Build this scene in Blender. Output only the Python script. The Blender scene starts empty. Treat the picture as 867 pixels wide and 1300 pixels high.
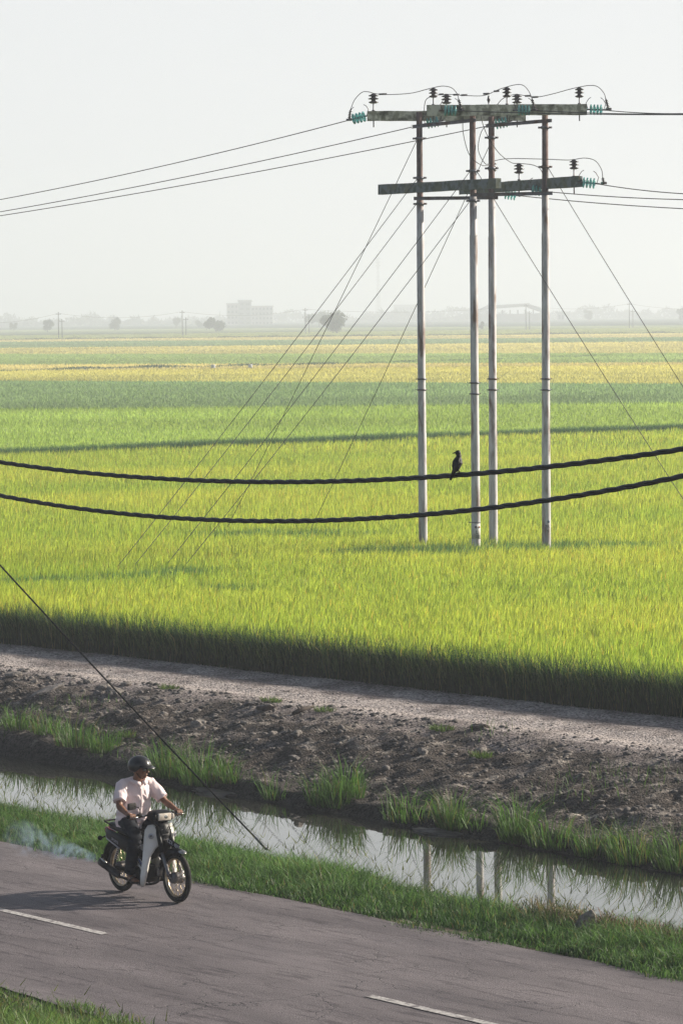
import bpy, bmesh, math, random
import numpy as np
from mathutils import Vector, Matrix, noise
random.seed(7); rng = np.random.default_rng(7)
PI = math.pi
sc = bpy.context.scene
C = sc.collection

# ------------------------------------------------------------------ camera model
# world axes: X runs along the road (towards the rider's front), Y across it towards the rice, Z up
FOC, H, ROLL = 5300.0, 6.6, 0.012
PITCH = math.atan(250 / FOC)
FW = Vector((-.8128, .5826, 0)).normalized()
RT = Vector((-FW.y * -1, -FW.x, 0)); RT = Vector((FW.y, -FW.x, 0))
UP = Vector((0, 0, 1))
F = FW * math.cos(PITCH) - UP * math.sin(PITCH)
U0 = UP * math.cos(PITCH) + FW * math.sin(PITCH)
RA = RT * math.cos(ROLL) - U0 * math.sin(ROLL)
UA = U0 * math.cos(ROLL) + RT * math.sin(ROLL)
CAM = Vector((0, 0, H))
def ray(px, py):
    return F + RA * ((px - 433.5) / FOC) - UA * ((py - 650) / FOC)
def P(px, py, z=0.0):                       # sight line meets a level
    d = ray(px, py); return CAM + d * ((z - H) / d.z)
def W(px, py, dep):                         # sight line at a distance straight ahead
    d = ray(px, py); return CAM + d * (dep / d.dot(FW))
def onT(px, py, t):                         # sight line meets a plane parallel to the road
    d = ray(px, py); return CAM + d * (t / d.y)

cam_d = bpy.data.cameras.new('camera'); cam = bpy.data.objects.new('camera', cam_d); C.objects.link(cam)
cam.matrix_world = Matrix(((RA.x, UA.x, -F.x, CAM.x), (RA.y, UA.y, -F.y, CAM.y), (RA.z, UA.z, -F.z, CAM.z), (0, 0, 0, 1)))
cam_d.sensor_fit = 'VERTICAL'; cam_d.sensor_height = 24; cam_d.lens = FOC / 1300 * 24
cam_d.clip_start = .5; cam_d.clip_end = 60000
sc.camera = cam

# ------------------------------------------------------------------ light
SUN_EL = math.radians(24)
sd = Vector((.25, math.cos(SUN_EL), math.sin(SUN_EL))).normalized()
ld = bpy.data.lights.new('sun', 'SUN'); lo = bpy.data.objects.new('sun', ld); C.objects.link(lo)
lo.rotation_euler = (-sd).to_track_quat('-Z', 'Y').to_euler()
ld.energy = 5.0; ld.angle = math.radians(.9); ld.color = (1, .91, .78)
w = bpy.data.worlds.new('World'); sc.world = w; w.use_nodes = True
nt = w.node_tree; nt.nodes.clear()
def N(nt, typ, **k):
    n = nt.nodes.new(typ)
    for a, b in k.items():
        if a.startswith('i_'): n.inputs[a[2:].replace('_', ' ')].default_value = b
        else: setattr(n, a, b)
    return n
sky = N(nt, 'ShaderNodeTexSky', sky_type='NISHITA', sun_disc=False, sun_elevation=SUN_EL, sun_rotation=math.atan2(sd.x, sd.y), air_density=1.2, dust_density=3.0, ozone_density=1.5)
tc = N(nt, 'ShaderNodeTexCoord'); sx = N(nt, 'ShaderNodeSeparateXYZ')
ramp = N(nt, 'ShaderNodeValToRGB')
ramp.color_ramp.elements[0].position = 0.10; ramp.color_ramp.elements[0].color = (.97,) * 3 + (1,)
ramp.color_ramp.elements[1].position = .26; ramp.color_ramp.elements[1].color = (.04,) * 3 + (1,)
mix = N(nt, 'ShaderNodeMix', data_type='RGBA'); mix.inputs[7].default_value = (11.9, 12.4, 12.8, 1)
bg = N(nt, 'ShaderNodeBackground', i_Strength=.0465); wo = N(nt, 'ShaderNodeOutputWorld')
L = nt.links.new
L(tc.outputs['Generated'], sx.inputs[0]); L(sx.outputs[2], ramp.inputs[0]); L(ramp.outputs[0], mix.inputs[0])
az = N(nt, 'ShaderNodeMapRange', interpolation_type='SMOOTHSTEP'); az.inputs['From Min'].default_value = -.25; az.inputs['From Max'].default_value = .42; az.inputs['To Min'].default_value = 0; az.inputs['To Max'].default_value = 1
ringc = N(nt, 'ShaderNodeMix', data_type='RGBA', blend_type='MIX'); ringc.inputs[6].default_value = (7.8, 8.6, 10.4, 1); ringc.inputs[7].default_value = (10.7, 10.95, 11.3, 1)   # hazy horizon, brighter towards the sun
L(sx.outputs[1], az.inputs[0]); L(az.outputs[0], ringc.inputs[0]); L(ringc.outputs[2], mix.inputs[7])
L(sky.outputs[0], mix.inputs[6]); L(mix.outputs[2], bg.inputs[0]); L(bg.outputs[0], wo.inputs[0])
sc.view_settings.view_transform = 'Standard'; sc.view_settings.look = 'None'; sc.view_settings.exposure = 0.78; sc.view_settings.gamma = 1
sc.cycles.use_denoising = True; sc.cycles.denoiser = 'OPENIMAGEDENOISE'; sc.cycles.denoising_input_passes = 'RGB_ALBEDO_NORMAL'; sc.cycles.denoising_prefilter = 'NONE'
sc.cycles.max_bounces = 8; sc.cycles.volume_bounces = 1; sc.cycles.transparent_max_bounces = 12
sc.cycles.sample_clamp_indirect = 6

# ------------------------------------------------------------------ materials
def new_mat(name):
    m = bpy.data.materials.new(name); m.use_nodes = True; m.node_tree.nodes.clear(); return m, m.node_tree
def mat(name, c1, c2=None, scale=8, rough=.6, metal=0, bump=0, bscale=40, detail=4, spec=.4, stretch=None, trans=0, emit=None, coat=0, ior=None, c3=None, s3=1.5, lo=.4, hi=.6):
    m, t = new_mat(name); l = t.links.new
    o = N(t, 'ShaderNodeOutputMaterial'); b = N(t, 'ShaderNodeBsdfPrincipled')
    b.inputs['Roughness'].default_value = rough; b.inputs['Metallic'].default_value = metal
    b.inputs['Specular IOR Level'].default_value = spec; b.inputs['Transmission Weight'].default_value = trans
    b.inputs['Coat Weight'].default_value = coat
    if ior: b.inputs['IOR'].default_value = ior
    l(b.outputs[0], o.inputs[0])
    co = N(t, 'ShaderNodeTexCoord'); src = co.outputs['Object']
    if stretch:
        mp = N(t, 'ShaderNodeMapping'); mp.inputs['Scale'].default_value = stretch; l(src, mp.inputs[0]); src = mp.outputs[0]
    c2 = c2 or tuple(v * .8 for v in c1)
    n = N(t, 'ShaderNodeTexNoise'); n.inputs['Scale'].default_value = scale; n.inputs['Detail'].default_value = detail; l(src, n.inputs[0])
    r = N(t, 'ShaderNodeValToRGB'); e = r.color_ramp.elements
    e[0].position = lo; e[0].color = (*c1, 1); e[1].position = hi; e[1].color = (*c2, 1)
    l(n.outputs[0], r.inputs[0]); out = r.outputs[0]
    if c3:
        n3 = N(t, 'ShaderNodeTexNoise'); n3.inputs['Scale'].default_value = s3; n3.inputs['Detail'].default_value = 5; l(src, n3.inputs[0])
        r3 = N(t, 'ShaderNodeValToRGB'); r3.color_ramp.elements[0].position = .5; r3.color_ramp.elements[1].position = .66
        l(n3.outputs[0], r3.inputs[0]); mx = N(t, 'ShaderNodeMix', data_type='RGBA'); mx.inputs[7].default_value = (*c3, 1)
        l(r3.outputs[0], mx.inputs[0]); l(out, mx.inputs[6]); out = mx.outputs[2]
    l(out, b.inputs['Base Color'])
    if bump:
        n2 = N(t, 'ShaderNodeTexNoise'); n2.inputs['Scale'].default_value = bscale; n2.inputs['Detail'].default_value = 6; l(src, n2.inputs[0])
        bp = N(t, 'ShaderNodeBump'); bp.inputs['Strength'].default_value = bump; bp.inputs['Distance'].default_value = .02
        l(n2.outputs[0], bp.inputs['Height']); l(bp.outputs[0], b.inputs['Normal'])
    if emit: b.inputs['Emission Color'].default_value = (*emit, 1)
    return m
def leaf_mat(name, trans=.5, gain=(1, 1, 1), rough=.5):
    m, t = new_mat(name); l = t.links.new
    o = N(t, 'ShaderNodeOutputMaterial'); a = N(t, 'ShaderNodeAttribute', attribute_name='Col')
    d = N(t, 'ShaderNodeBsdfPrincipled'); d.inputs['Roughness'].default_value = rough; d.inputs['Specular IOR Level'].default_value = .25
    tr = N(t, 'ShaderNodeBsdfTranslucent'); mu = N(t, 'ShaderNodeMix', data_type='RGBA', blend_type='MULTIPLY'); mu.inputs[0].default_value = 1
    mu.inputs[7].default_value = (*gain, 1)
    l(a.outputs[0], mu.inputs[6]); l(a.outputs[0], d.inputs['Base Color']); l(mu.outputs[2], tr.inputs[0])
    ms = N(t, 'ShaderNodeMixShader'); ms.inputs[0].default_value = trans
    l(d.outputs[0], ms.inputs[1]); l(tr.outputs[0], ms.inputs[2]); l(ms.outputs[0], o.inputs[0])
    return m

# ------------------------------------------------------------------ object helpers
def obj(name, me, parent=None, m=None, label=None, cat=None, group=None, kind=None):
    o = bpy.data.objects.new(name, me); C.objects.link(o)
    if m is not None and me is not None:
        for q in (m if isinstance(m, (list, tuple)) else [m]): me.materials.append(q)
    if parent: o.parent = parent
    if label: o['label'] = label
    if cat: o['category'] = cat
    if group: o['group'] = group
    if kind: o['kind'] = kind
    return o
def empty(name, loc, label, cat, group=None, rz=0):
    o = obj(name, None, None, None, label, cat, group); o.location = loc; o.rotation_euler = (0, 0, rz); o.empty_display_size = .2
    return o
def npmesh(name, V, T, col=None, smooth=False):
    V = np.asarray(V, np.float32); T = np.asarray(T, np.int32); k = T.shape[1]
    me = bpy.data.meshes.new(name); me.vertices.add(len(V)); me.vertices.foreach_set('co', V.ravel())
    me.loops.add(T.size); me.loops.foreach_set('vertex_index', T.ravel())
    me.polygons.add(len(T)); me.polygons.foreach_set('loop_start', np.arange(0, T.size, k, dtype=np.int32))
    me.polygons.foreach_set('loop_total', np.full(len(T), k, np.int32))
    if smooth: me.polygons.foreach_set('use_smooth', np.ones(len(T), bool))
    me.update(calc_edges=True)
    if col is not None:
        a = me.color_attributes.new('Col', 'FLOAT_COLOR', 'POINT')
        a.data.foreach_set('color', np.concatenate([col, np.ones((len(col), 1))], 1).astype(np.float32).ravel())
    return me
class MB:                                   # collects shapes into one mesh
    def __init__(s): s.v = []; s.f = []; s.s = []
    def add(s, vs, fs, sm=False):
        b = len(s.v); s.v += [Vector(v) for v in vs]; s.f += [tuple(i + b for i in f) for f in fs]; s.s += [sm] * len(fs)
    def box(s, c, d, M=None, bev=0):
        x, y, z = (q / 2 for q in d); c = Vector(c)
        bm = bmesh.new(); bmesh.ops.create_cube(bm, size=1, matrix=Matrix.Diagonal((*d, 1)))
        if bev: bmesh.ops.bevel(bm, geom=bm.edges[:], offset=bev, segments=2, affect='EDGES', profile=.6)
        bm.verts.index_update(); M = M or Matrix()
        s.add([c + M @ v.co for v in bm.verts], [[v.index for v in f.verts] for f in bm.faces], bev > 0); bm.free()
    def tube(s, pts, r, n=8, caps=True, up=None, flat=None, sm=True):
        pts = [Vector(p) for p in pts]; m = len(pts); r = r if isinstance(r, (list, tuple)) else [r] * m
        rings = []; prev = Vector(up) if up else None
        for i, p in enumerate(pts):
            t = (pts[min(i + 1, m - 1)] - pts[max(i - 1, 0)]).normalized()
            if prev is None: prev = t.orthogonal().normalized()
            a = (prev - t * prev.dot(t));
            a = a.normalized() if a.length > 1e-6 else t.orthogonal().normalized()
            b = t.cross(a); prev = a; ri = r[i]; ra, rb = ri if isinstance(ri, tuple) else (ri, ri)
            rings.append([p + a * (ra * math.cos(2 * PI * k / n)) + b * (rb * math.sin(2 * PI * k / n)) for k in range(n)])
        vs = [v for q in rings for v in q]; fs = []
        for i in range(m - 1):
            for k in range(n): fs.append((i * n + k, i * n + (k + 1) % n, (i + 1) * n + (k + 1) % n, (i + 1) * n + k))
        if caps: fs += [tuple(range(n))[::-1], tuple((m - 1) * n + k for k in range(n))]
        s.add(vs, fs, sm)
    def lathe(s, prof, c=(0, 0, 0), ax=(0, 0, 1), n=20, sm=True):     # prof: (radius, height)
        ax = Vector(ax).normalized(); a = ax.orthogonal().normalized(); b = ax.cross(a); c = Vector(c); m = len(prof)
        vs = [c + ax * h + (a * math.cos(2 * PI * k / n) + b * math.sin(2 * PI * k / n)) * r for r, h in prof for k in range(n)]
        fs = [(i * n + k, i * n + (k + 1) % n, (i + 1) * n + (k + 1) % n, (i + 1) * n + k) for i in range(m - 1) for k in range(n)]
        fs += [tuple(range(n))[::-1], tuple((m - 1) * n + k for k in range(n))]
        s.add(vs, fs, sm)
    def ell(s, c, r, M=None, u=16, v=10):
        bm = bmesh.new(); bmesh.ops.create_uvsphere(bm, u_segments=u, v_segments=v, radius=1); c = Vector(c); M = M or Matrix(); bm.verts.index_update()
        s.add([c + (M.to_3x3() @ Vector((p.co.x * r[0], p.co.y * r[1], p.co.z * r[2]))) for p in bm.verts], [[q.index for q in f.verts] for f in bm.faces], True); bm.free()
    def prism(s, pts, n, sm=False):         # polygon (3-D points) thickened by the vector n
        pts = [Vector(p) for p in pts]; n = Vector(n); k = len(pts)
        s.add(pts + [p + n for p in pts], [tuple(range(k))[::-1], tuple(range(k, 2 * k))] + [(i, (i + 1) % k, k + (i + 1) % k, k + i) for i in range(k)], sm)
    def sheet(s, grid, th, sm=True):        # grid of points, thickened along averaged normals
        R, Cn = len(grid), len(grid[0]); g = [[Vector(p) for p in r] for r in grid]
        def nor(i, j):
            a = g[min(i + 1, R - 1)][j] - g[max(i - 1, 0)][j]; b = g[i][min(j + 1, Cn - 1)] - g[i][max(j - 1, 0)]
            return a.cross(b).normalized()
        top = [g[i][j] + nor(i, j) * th for i in range(R) for j in range(Cn)]; bot = [g[i][j] for i in range(R) for j in range(Cn)]; q = R * Cn
        fs = []
        for i in range(R - 1):
            for j in range(Cn - 1):
                a = i * Cn + j; fs += [(a, a + 1, a + Cn + 1, a + Cn), (q + a, q + a + Cn, q + a + Cn + 1, q + a + 1)]
        for i in range(R - 1):
            for j in (0, Cn - 1):
                a = i * Cn + j; fs.append((a, a + Cn, q + a + Cn, q + a))
        for j in range(Cn - 1):
            for i in (0, R - 1):
                a = i * Cn + j; fs.append((a, a + 1, q + a + 1, q + a))
        s.add(bot + top, fs, sm)
    def me(s, name):
        me = bpy.data.meshes.new(name); me.from_pydata([tuple(v) for v in s.v], [], s.f); me.polygons.foreach_set('use_smooth', s.s)
        bm = bmesh.new(); bm.from_mesh(me); bmesh.ops.recalc_face_normals(bm, faces=bm.faces); bm.to_mesh(me); bm.free()
        return me
    def build(s, name, m, parent=None, **k): return obj(name, s.me(name), parent, m, **k)
def remesh(mb, vox, smooth=4, fac=.6):      # fuses overlapping shapes into one continuous skin
    me = mb.me('tmp'); o = bpy.data.objects.new('tmp', me); C.objects.link(o)
    r = o.modifiers.new('r', 'REMESH'); r.mode = 'VOXEL'; r.voxel_size = vox; r.use_smooth_shade = True
    q = o.modifiers.new('s', 'SMOOTH'); q.iterations = smooth; q.factor = fac
    dg = bpy.context.evaluated_depsgraph_get(); out = bpy.data.meshes.new_from_object(o.evaluated_get(dg))
    bpy.data.objects.remove(o); return out
def fold(me, fn):
    nn_ = [v.normal.copy() for v in me.vertices]; cc_ = [v.co.copy() for v in me.vertices]
    me.vertices.foreach_set('co', [q for p, n in zip(cc_, nn_) for q in (p + fn(p, n))]); me.update()
def fbm(p, s, o=4): return noise.fractal(Vector(p) * s, 1, 2, o)

# ------------------------------------------------------------------ lines of the site (measured along the road)
def cl(s): return max(-120, min(-10, s))
def rf(s): return 27.02 - .040 * (cl(s) + 45.16)          # far edge of the road
def rc(s): return 23.77 - .043 * (cl(s) + 40.02)          # centre line
def rn(s): return 20.95 - .10 * (max(-40, min(-26, s)) + 34)             # near edge
def sh(s): return 36.95 - .055 * (cl(s) + 62)             # far shore
def wv(s): return 2.75 - .035 * (cl(s) + 50)                # width of the verge
def ns(s): return rf(s) + wv(s) + .4                            # near shore
def tr(s): return 40.35 - .015 * (cl(s) + 57)             # canal side of the track
RE = 43.75                                                 # rice edge
WZ = -.9
def gz(s, t):
    if t < rf(s) + .1: return 0
    a = rf(s)
    K = [(a + .1, 0), (a + .5, -.02), (a + wv(s) - .7, -.12), (a + wv(s) - .15, -.4), (ns(s), WZ - .03), (ns(s) + 1.4, -1.45), (sh(s) - 1, -1.4), (sh(s), WZ - .02), (sh(s) + .25, WZ + .22), (tr(s) - 1.0, -.18), (tr(s), -.03), (tr(s) + .5, 0)]
    for (t0, z0), (t1, z1) in zip(K, K[1:]):
        if t <= t1: u = (t - t0) / (t1 - t0); return z0 + (z1 - z0) * u
    return 0

# ------------------------------------------------------------------ ground, road, canal
M_soil = mat('verge soil', (.045, .05, .025), (.09, .075, .05), scale=3, rough=.95, bump=.6, bscale=25)
SS = [-9000, -4000, -1500, -500, -200, -120, -100, -80, -70, -60, -50, -40, -30, -20, -10, 30, 200, 1500]
vs, fs = [], []
offs = 19
for s in SS:
    a = rf(s)
    row = [-300, -50, 0, rn(s) - 1, a, a + .1, a + .5, a + wv(s) - .7, a + wv(s) - .15, ns(s), ns(s) + 1.4, sh(s) - 1, sh(s), sh(s) + .25, tr(s) - 1, tr(s), tr(s) + .5, 44.2, 9500]
    for t in row:
        z = gz(s, t)
        if ns(s) + 2 < t < 44: z -= .16
        vs.append((s, t, z - (.03 if t > 44 else 0)))
for i in range(len(SS) - 1):
    for j in range(offs - 1):
        a = i * offs + j; fs.append((a, a + offs, a + offs + 1, a + 1))
obj('ground', npmesh('ground', vs, fs), m=M_soil, kind='structure')

def asphalt():
    m, t = new_mat('asphalt'); l = t.links.new
    o = N(t, 'ShaderNodeOutputMaterial'); b = N(t, 'ShaderNodeBsdfPrincipled'); b.inputs['Specular IOR Level'].default_value = .35
    co = N(t, 'ShaderNodeTexCoord')
    def noi(sc_, det=5, stretch=(1, 1, 1), rough=.6):
        mp = N(t, 'ShaderNodeMapping'); mp.inputs['Scale'].default_value = stretch; l(co.outputs['Object'], mp.inputs[0])
        n = N(t, 'ShaderNodeTexNoise'); n.inputs['Scale'].default_value = sc_; n.inputs['Detail'].default_value = det; n.inputs['Roughness'].default_value = rough; l(mp.outputs[0], n.inputs[0]); return n.outputs[0]
    def rmp(src, p0, c0, p1, c1):
        r = N(t, 'ShaderNodeValToRGB'); e = r.color_ramp.elements; e[0].position = p0; e[0].color = (*c0, 1); e[1].position = p1; e[1].color = (*c1, 1); l(src, r.inputs[0]); return r.outputs[0]
    def mixc(f, a, b_, bt='MIX'):
        x = N(t, 'ShaderNodeMix', data_type='RGBA', blend_type=bt)
        for s_, q in ((0, f), (6, a), (7, b_)):
            if isinstance(q, (int, float)): x.inputs[s_].default_value = q
            elif isinstance(q, tuple): x.inputs[s_].default_value = (*q, 1)
            else: l(q, x.inputs[s_])
        return x.outputs[2]
    base = rmp(noi(1.2, 6, (.25, 1, 1)), .35, (.106, .091, .097), .66, (.182, .159, .165))       # worn along the wheel tracks
    fine = rmp(noi(90, 3), .35, (.4, .4, .4), .65, (1.55, 1.55, 1.55)); c = mixc(1.0, base, fine, 'MULTIPLY')
    patch = rmp(noi(.55, 5, (.5, 1, 1)), .52, (0, 0, 0), .62, (1, 1, 1)); c = mixc(patch, c, mixc(1.0, c, (.8, .8, .82), 'MULTIPLY'))
    # dark streaky scars that run along the road
    st = rmp(noi(4, 9, (.22, 2.0, 1), .8), .53, (0, 0, 0), .60, (1, 1, 1)); c = mixc(st, c, mixc(1.0, c, (.5, .48, .5), 'MULTIPLY'))
    # crazing
    nd = N(t, 'ShaderNodeTexNoise'); nd.inputs['Scale'].default_value = 1.3; nd.inputs['Detail'].default_value = 6; l(co.outputs['Object'], nd.inputs[0])
    ad = N(t, 'ShaderNodeMix', data_type='RGBA', blend_type='ADD'); ad.inputs[0].default_value = 1.0; l(co.outputs['Object'], ad.inputs[6]); l(nd.outputs[1], ad.inputs[7])
    v = N(t, 'ShaderNodeTexVoronoi', feature='DISTANCE_TO_EDGE'); v.inputs['Scale'].default_value = 1.1; l(ad.outputs[2], v.inputs[0])
    cr = rmp(v.outputs[0], .002, (1, 1, 1), .008, (0, 0, 0)); gate = rmp(noi(.5, 3), .45, (0, 0, 0), .6, (1, 1, 1))
    k = mixc(1.0, cr, gate, 'MULTIPLY'); c = mixc(k, c, (.035, .032, .035))
    l(c, b.inputs['Base Color']); b.inputs['Roughness'].default_value = .72
    bp = N(t, 'ShaderNodeBump'); bp.inputs['Strength'].default_value = .7; bp.inputs['Distance'].default_value = .012; l(noi(70, 4), bp.inputs['Height'])
    bp2 = N(t, 'ShaderNodeBump', invert=True); bp2.inputs['Strength'].default_value = .5; bp2.inputs['Distance'].default_value = .02; l(k, bp2.inputs['Height']); l(bp.outputs[0], bp2.inputs['Normal'])
    l(bp2.outputs[0], b.inputs['Normal']); l(b.outputs[0], o.inputs[0]); return m
M_road = asphalt()
vs, fs = [], []
xs = [-300, -120] + [x * .25 for x in range(-300, -80)] + [-10, 60]
for x in xs:
    j = (fbm((x * .9, 0, 0), 1) * .06, fbm((x * .9, 7, 0), 1) * .08)
    for k in range(6):
        a0, a1 = rn(x) + j[0], rf(x) + j[1]; t = a0 + (a1 - a0) * k / 5
        vs.append((x, t, .02 + .03 * (1 - abs(k - 2.5) / 2.5)))
for i in range(len(xs) - 1):
    for j in range(5):
        a = i * 6 + j; fs.append((a, a + 6, a + 7, a + 1))
obj('road', npmesh('road', vs, fs, smooth=True), m=M_road, kind='structure')
M_paint = mat('worn road paint', (.52, .5, .48), (.25, .23, .23), scale=22, rough=.7, bump=.2, lo=.42, hi=.62, detail=12, c3=(.13, .11, .12), s3=9)
def roadz(x, t):
    k = (t - rn(x)) / (rf(x) - rn(x)) * 5; return .02 + .03 * (1 - abs(k - 2.5) / 2.5)
for a, b in ((-52.3, -47.7), (-42.3, -37.4), (-32.35, -27.6)):
    vs, fs = [], []; n = 24
    for i in range(n + 1):
        x = a + (b - a) * i / n
        for q in (-.055, .055):
            t = rc(x) + q + fbm((x * 6, q * 50, 2), 1) * .006; vs.append((x, t, roadz(x, t) + .004))
        if i: k = 2 * i; fs.append((k - 2, k, k + 1, k - 1))
    obj('road_marking', npmesh('road_marking', vs, fs), m=M_paint, kind='structure')

def water_mat():
    m, t = new_mat('canal water'); l = t.links.new
    o = N(t, 'ShaderNodeOutputMaterial'); b = N(t, 'ShaderNodeBsdfPrincipled')
    b.inputs['Base Color'].default_value = (.035, .037, .03, 1); b.inputs['Roughness'].default_value = .0; b.inputs['IOR'].default_value = 2.1
    co = N(t, 'ShaderNodeTexCoord'); mp = N(t, 'ShaderNodeMapping'); mp.inputs['Scale'].default_value = (1.2, 4, 1); l(co.outputs['Object'], mp.inputs[0])
    n = N(t, 'ShaderNodeTexNoise'); n.inputs['Scale'].default_value = 2.2; n.inputs['Detail'].default_value = 3; l(mp.outputs[0], n.inputs[0])
    bp = N(t, 'ShaderNodeBump'); bp.inputs['Strength'].default_value = .012; bp.inputs['Distance'].default_value = .01; l(n.outputs[0], bp.inputs['Height']); l(bp.outputs[0], b.inputs['Normal'])
    l(b.outputs[0], o.inputs[0]); return m
vs = [(x, t, WZ) for x in (-400, -120, -10, 60) for t in (rf(x) + 1.5, sh(x) + 1.2)]
obj('canal_water', npmesh('canal_water', vs, [(i * 2, i * 2 + 2, i * 2 + 3, i * 2 + 1) for i in range(3)]), m=water_mat(), kind='structure')

# far bank and gravel track, one height field
def bank_mat():
    m, t = new_mat('gravel'); l = t.links.new
    o = N(t, 'ShaderNodeOutputMaterial'); b = N(t, 'ShaderNodeBsdfPrincipled'); b.inputs['Roughness'].default_value = .95; b.inputs['Specular IOR Level'].default_value = .15
    at = N(t, 'ShaderNodeAttribute', attribute_name='Col'); co = N(t, 'ShaderNodeTexCoord')
    v = N(t, 'ShaderNodeTexVoronoi'); v.inputs['Scale'].default_value = 30; l(co.outputs['Object'], v.inputs[0])
    hs = N(t, 'ShaderNodeSeparateColor'); l(v.outputs['Color'], hs.inputs[0])
    mr = N(t, 'ShaderNodeMapRange'); mr.inputs['To Min'].default_value = .3; mr.inputs['To Max'].default_value = 1.8; l(hs.outputs[0], mr.inputs[0])
    mu = N(t, 'ShaderNodeMix', data_type='RGBA', blend_type='MULTIPLY'); mu.inputs[0].default_value = 1; l(at.outputs[0], mu.inputs[6]); l(mr.outputs[0], mu.inputs[7])
    l(mu.outputs[2], b.inputs['Base Color'])
    n = N(t, 'ShaderNodeTexNoise'); n.inputs['Scale'].default_value = 30; n.inputs['Detail'].default_value = 6; l(co.outputs['Object'], n.inputs[0])
    bp = N(t, 'ShaderNodeBump'); bp.inputs['Strength'].default_value = .8; bp.inputs['Distance'].default_value = .03; l(n.outputs[0], bp.inputs['Height'])
    bq = N(t, 'ShaderNodeBump', invert=True); bq.inputs['Strength'].default_value = .6; bq.inputs['Distance'].default_value = .025; l(v.outputs[0], bq.inputs['Height']); l(bp.outputs[0], bq.inputs['Normal'])
    l(bq.outputs[0], b.inputs['Normal']); l(b.outputs[0], o.inputs[0]); return m
M_bank = bank_mat()
def lerp(a, b, u): u = max(0, min(1, u)); return tuple(p + (q - p) * u for p, q in zip(a, b))
def bankz(s, t):
    z = gz(s, t); e = tr(s) - t; p = Vector((s, t, 0))
    if e > 0:                                       # rough slope
        k = min(1, e / 1.0)
        z += k * ((.15 * fbm(p, .55, 3) + .07 * fbm(p + Vector((9, 3, 1)), 1.6, 4)) + .035 * fbm(p, 6, 3))
        fa = min(1, max(0, (t - sh(s)) / .5)); z = gz(s, t) * (1 - fa) + z * fa if fa < 1 else z
        z += .10 * (1 - fa) * fbm(p, 1.3, 3)
    else:
        u = -e / (RE - tr(s))
        z += .012 * fbm(p, 3, 3) - .05 * (math.exp(-((u - .30) / .1) ** 2) + math.exp(-((u - .78) / .1) ** 2)) + .02 * fbm(p, .8, 2)
    return z
ns_, nt_ = 760, 132
sg = np.linspace(-92, -32, ns_); vs = []; cs = []
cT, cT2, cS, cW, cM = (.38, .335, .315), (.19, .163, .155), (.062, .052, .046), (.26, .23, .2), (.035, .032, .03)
for s in sg:
    s = float(s); t0, t1 = sh(s) - .9, 44.6
    for j in range(nt_):
        t = t0 + (t1 - t0) * j / (nt_ - 1); z = bankz(s, t); vs.append((s, t, z)); p = Vector((s, t, 0)); e = tr(s) - t
        n1 = fbm(p, .9, 4); n2 = fbm(p + Vector((4, 4, 0)), 3, 3)
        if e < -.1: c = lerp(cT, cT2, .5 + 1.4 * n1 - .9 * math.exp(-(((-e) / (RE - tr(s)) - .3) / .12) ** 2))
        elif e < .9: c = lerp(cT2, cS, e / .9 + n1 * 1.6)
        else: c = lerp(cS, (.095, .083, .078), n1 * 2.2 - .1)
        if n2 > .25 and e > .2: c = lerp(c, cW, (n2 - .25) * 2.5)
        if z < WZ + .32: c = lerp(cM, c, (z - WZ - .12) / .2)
        cs.append(c)
T = []
for i in range(ns_ - 1):
    for j in range(nt_ - 1):
        a = i * nt_ + j; T.append((a, a + nt_, a + nt_ + 1, a + 1))
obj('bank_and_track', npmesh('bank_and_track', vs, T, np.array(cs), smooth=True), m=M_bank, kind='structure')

# ------------------------------------------------------------------ blades
def blades(pos, h, wd, lean, leandir, col, face=None, seg=2, tipcol=None):
    n = len(pos); fa = rng.uniform(0, 2 * PI, n) if face is None else face
    ax = np.stack([np.cos(fa), np.sin(fa), np.zeros(n)], 1) * (wd / 2)[:, None]
    ld_ = np.stack([np.cos(leandir), np.sin(leandir), np.zeros(n)], 1); up = np.array([0, 0, 1.])
    tc_ = col if tipcol is None else tipcol
    if seg == 1:
        V = np.stack([pos - ax, pos + ax, pos + up * h[:, None] + ld_ * (lean * h)[:, None]], 1); b = np.arange(n)[:, None] * 3
        return V.reshape(-1, 3), b + np.array([[0, 1, 2]]), np.stack([col, col, tc_], 1).reshape(-1, 3)
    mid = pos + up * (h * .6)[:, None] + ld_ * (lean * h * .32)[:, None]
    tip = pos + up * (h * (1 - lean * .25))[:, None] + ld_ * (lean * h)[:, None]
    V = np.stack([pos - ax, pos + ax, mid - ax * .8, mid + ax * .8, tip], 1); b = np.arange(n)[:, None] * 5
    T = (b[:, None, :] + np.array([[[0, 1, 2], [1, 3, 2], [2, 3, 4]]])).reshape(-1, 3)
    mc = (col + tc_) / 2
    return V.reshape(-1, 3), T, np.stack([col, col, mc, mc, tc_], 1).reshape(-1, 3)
def join(parts):
    V, T, K, b = [], [], [], 0
    for v, t, c in parts: V.append(v); T.append(t + b); K.append(c); b += len(v)
    return np.concatenate(V), np.concatenate(T), np.concatenate(K)
fw, rt = np.array(FW), np.array(RT)
def vnoise(x, y, sc_, seed=0):                       # cheap smooth 2-D noise
    a = np.zeros(len(x)); r = np.random.default_rng(seed)
    for k in range(7):
        an = r.uniform(0, 2 * PI); f = sc_ * r.uniform(.6, 1.9); a += np.sin((x * math.cos(an) + y * math.sin(an)) * f + r.uniform(0, 6.3))
    return a / 3.2
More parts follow.
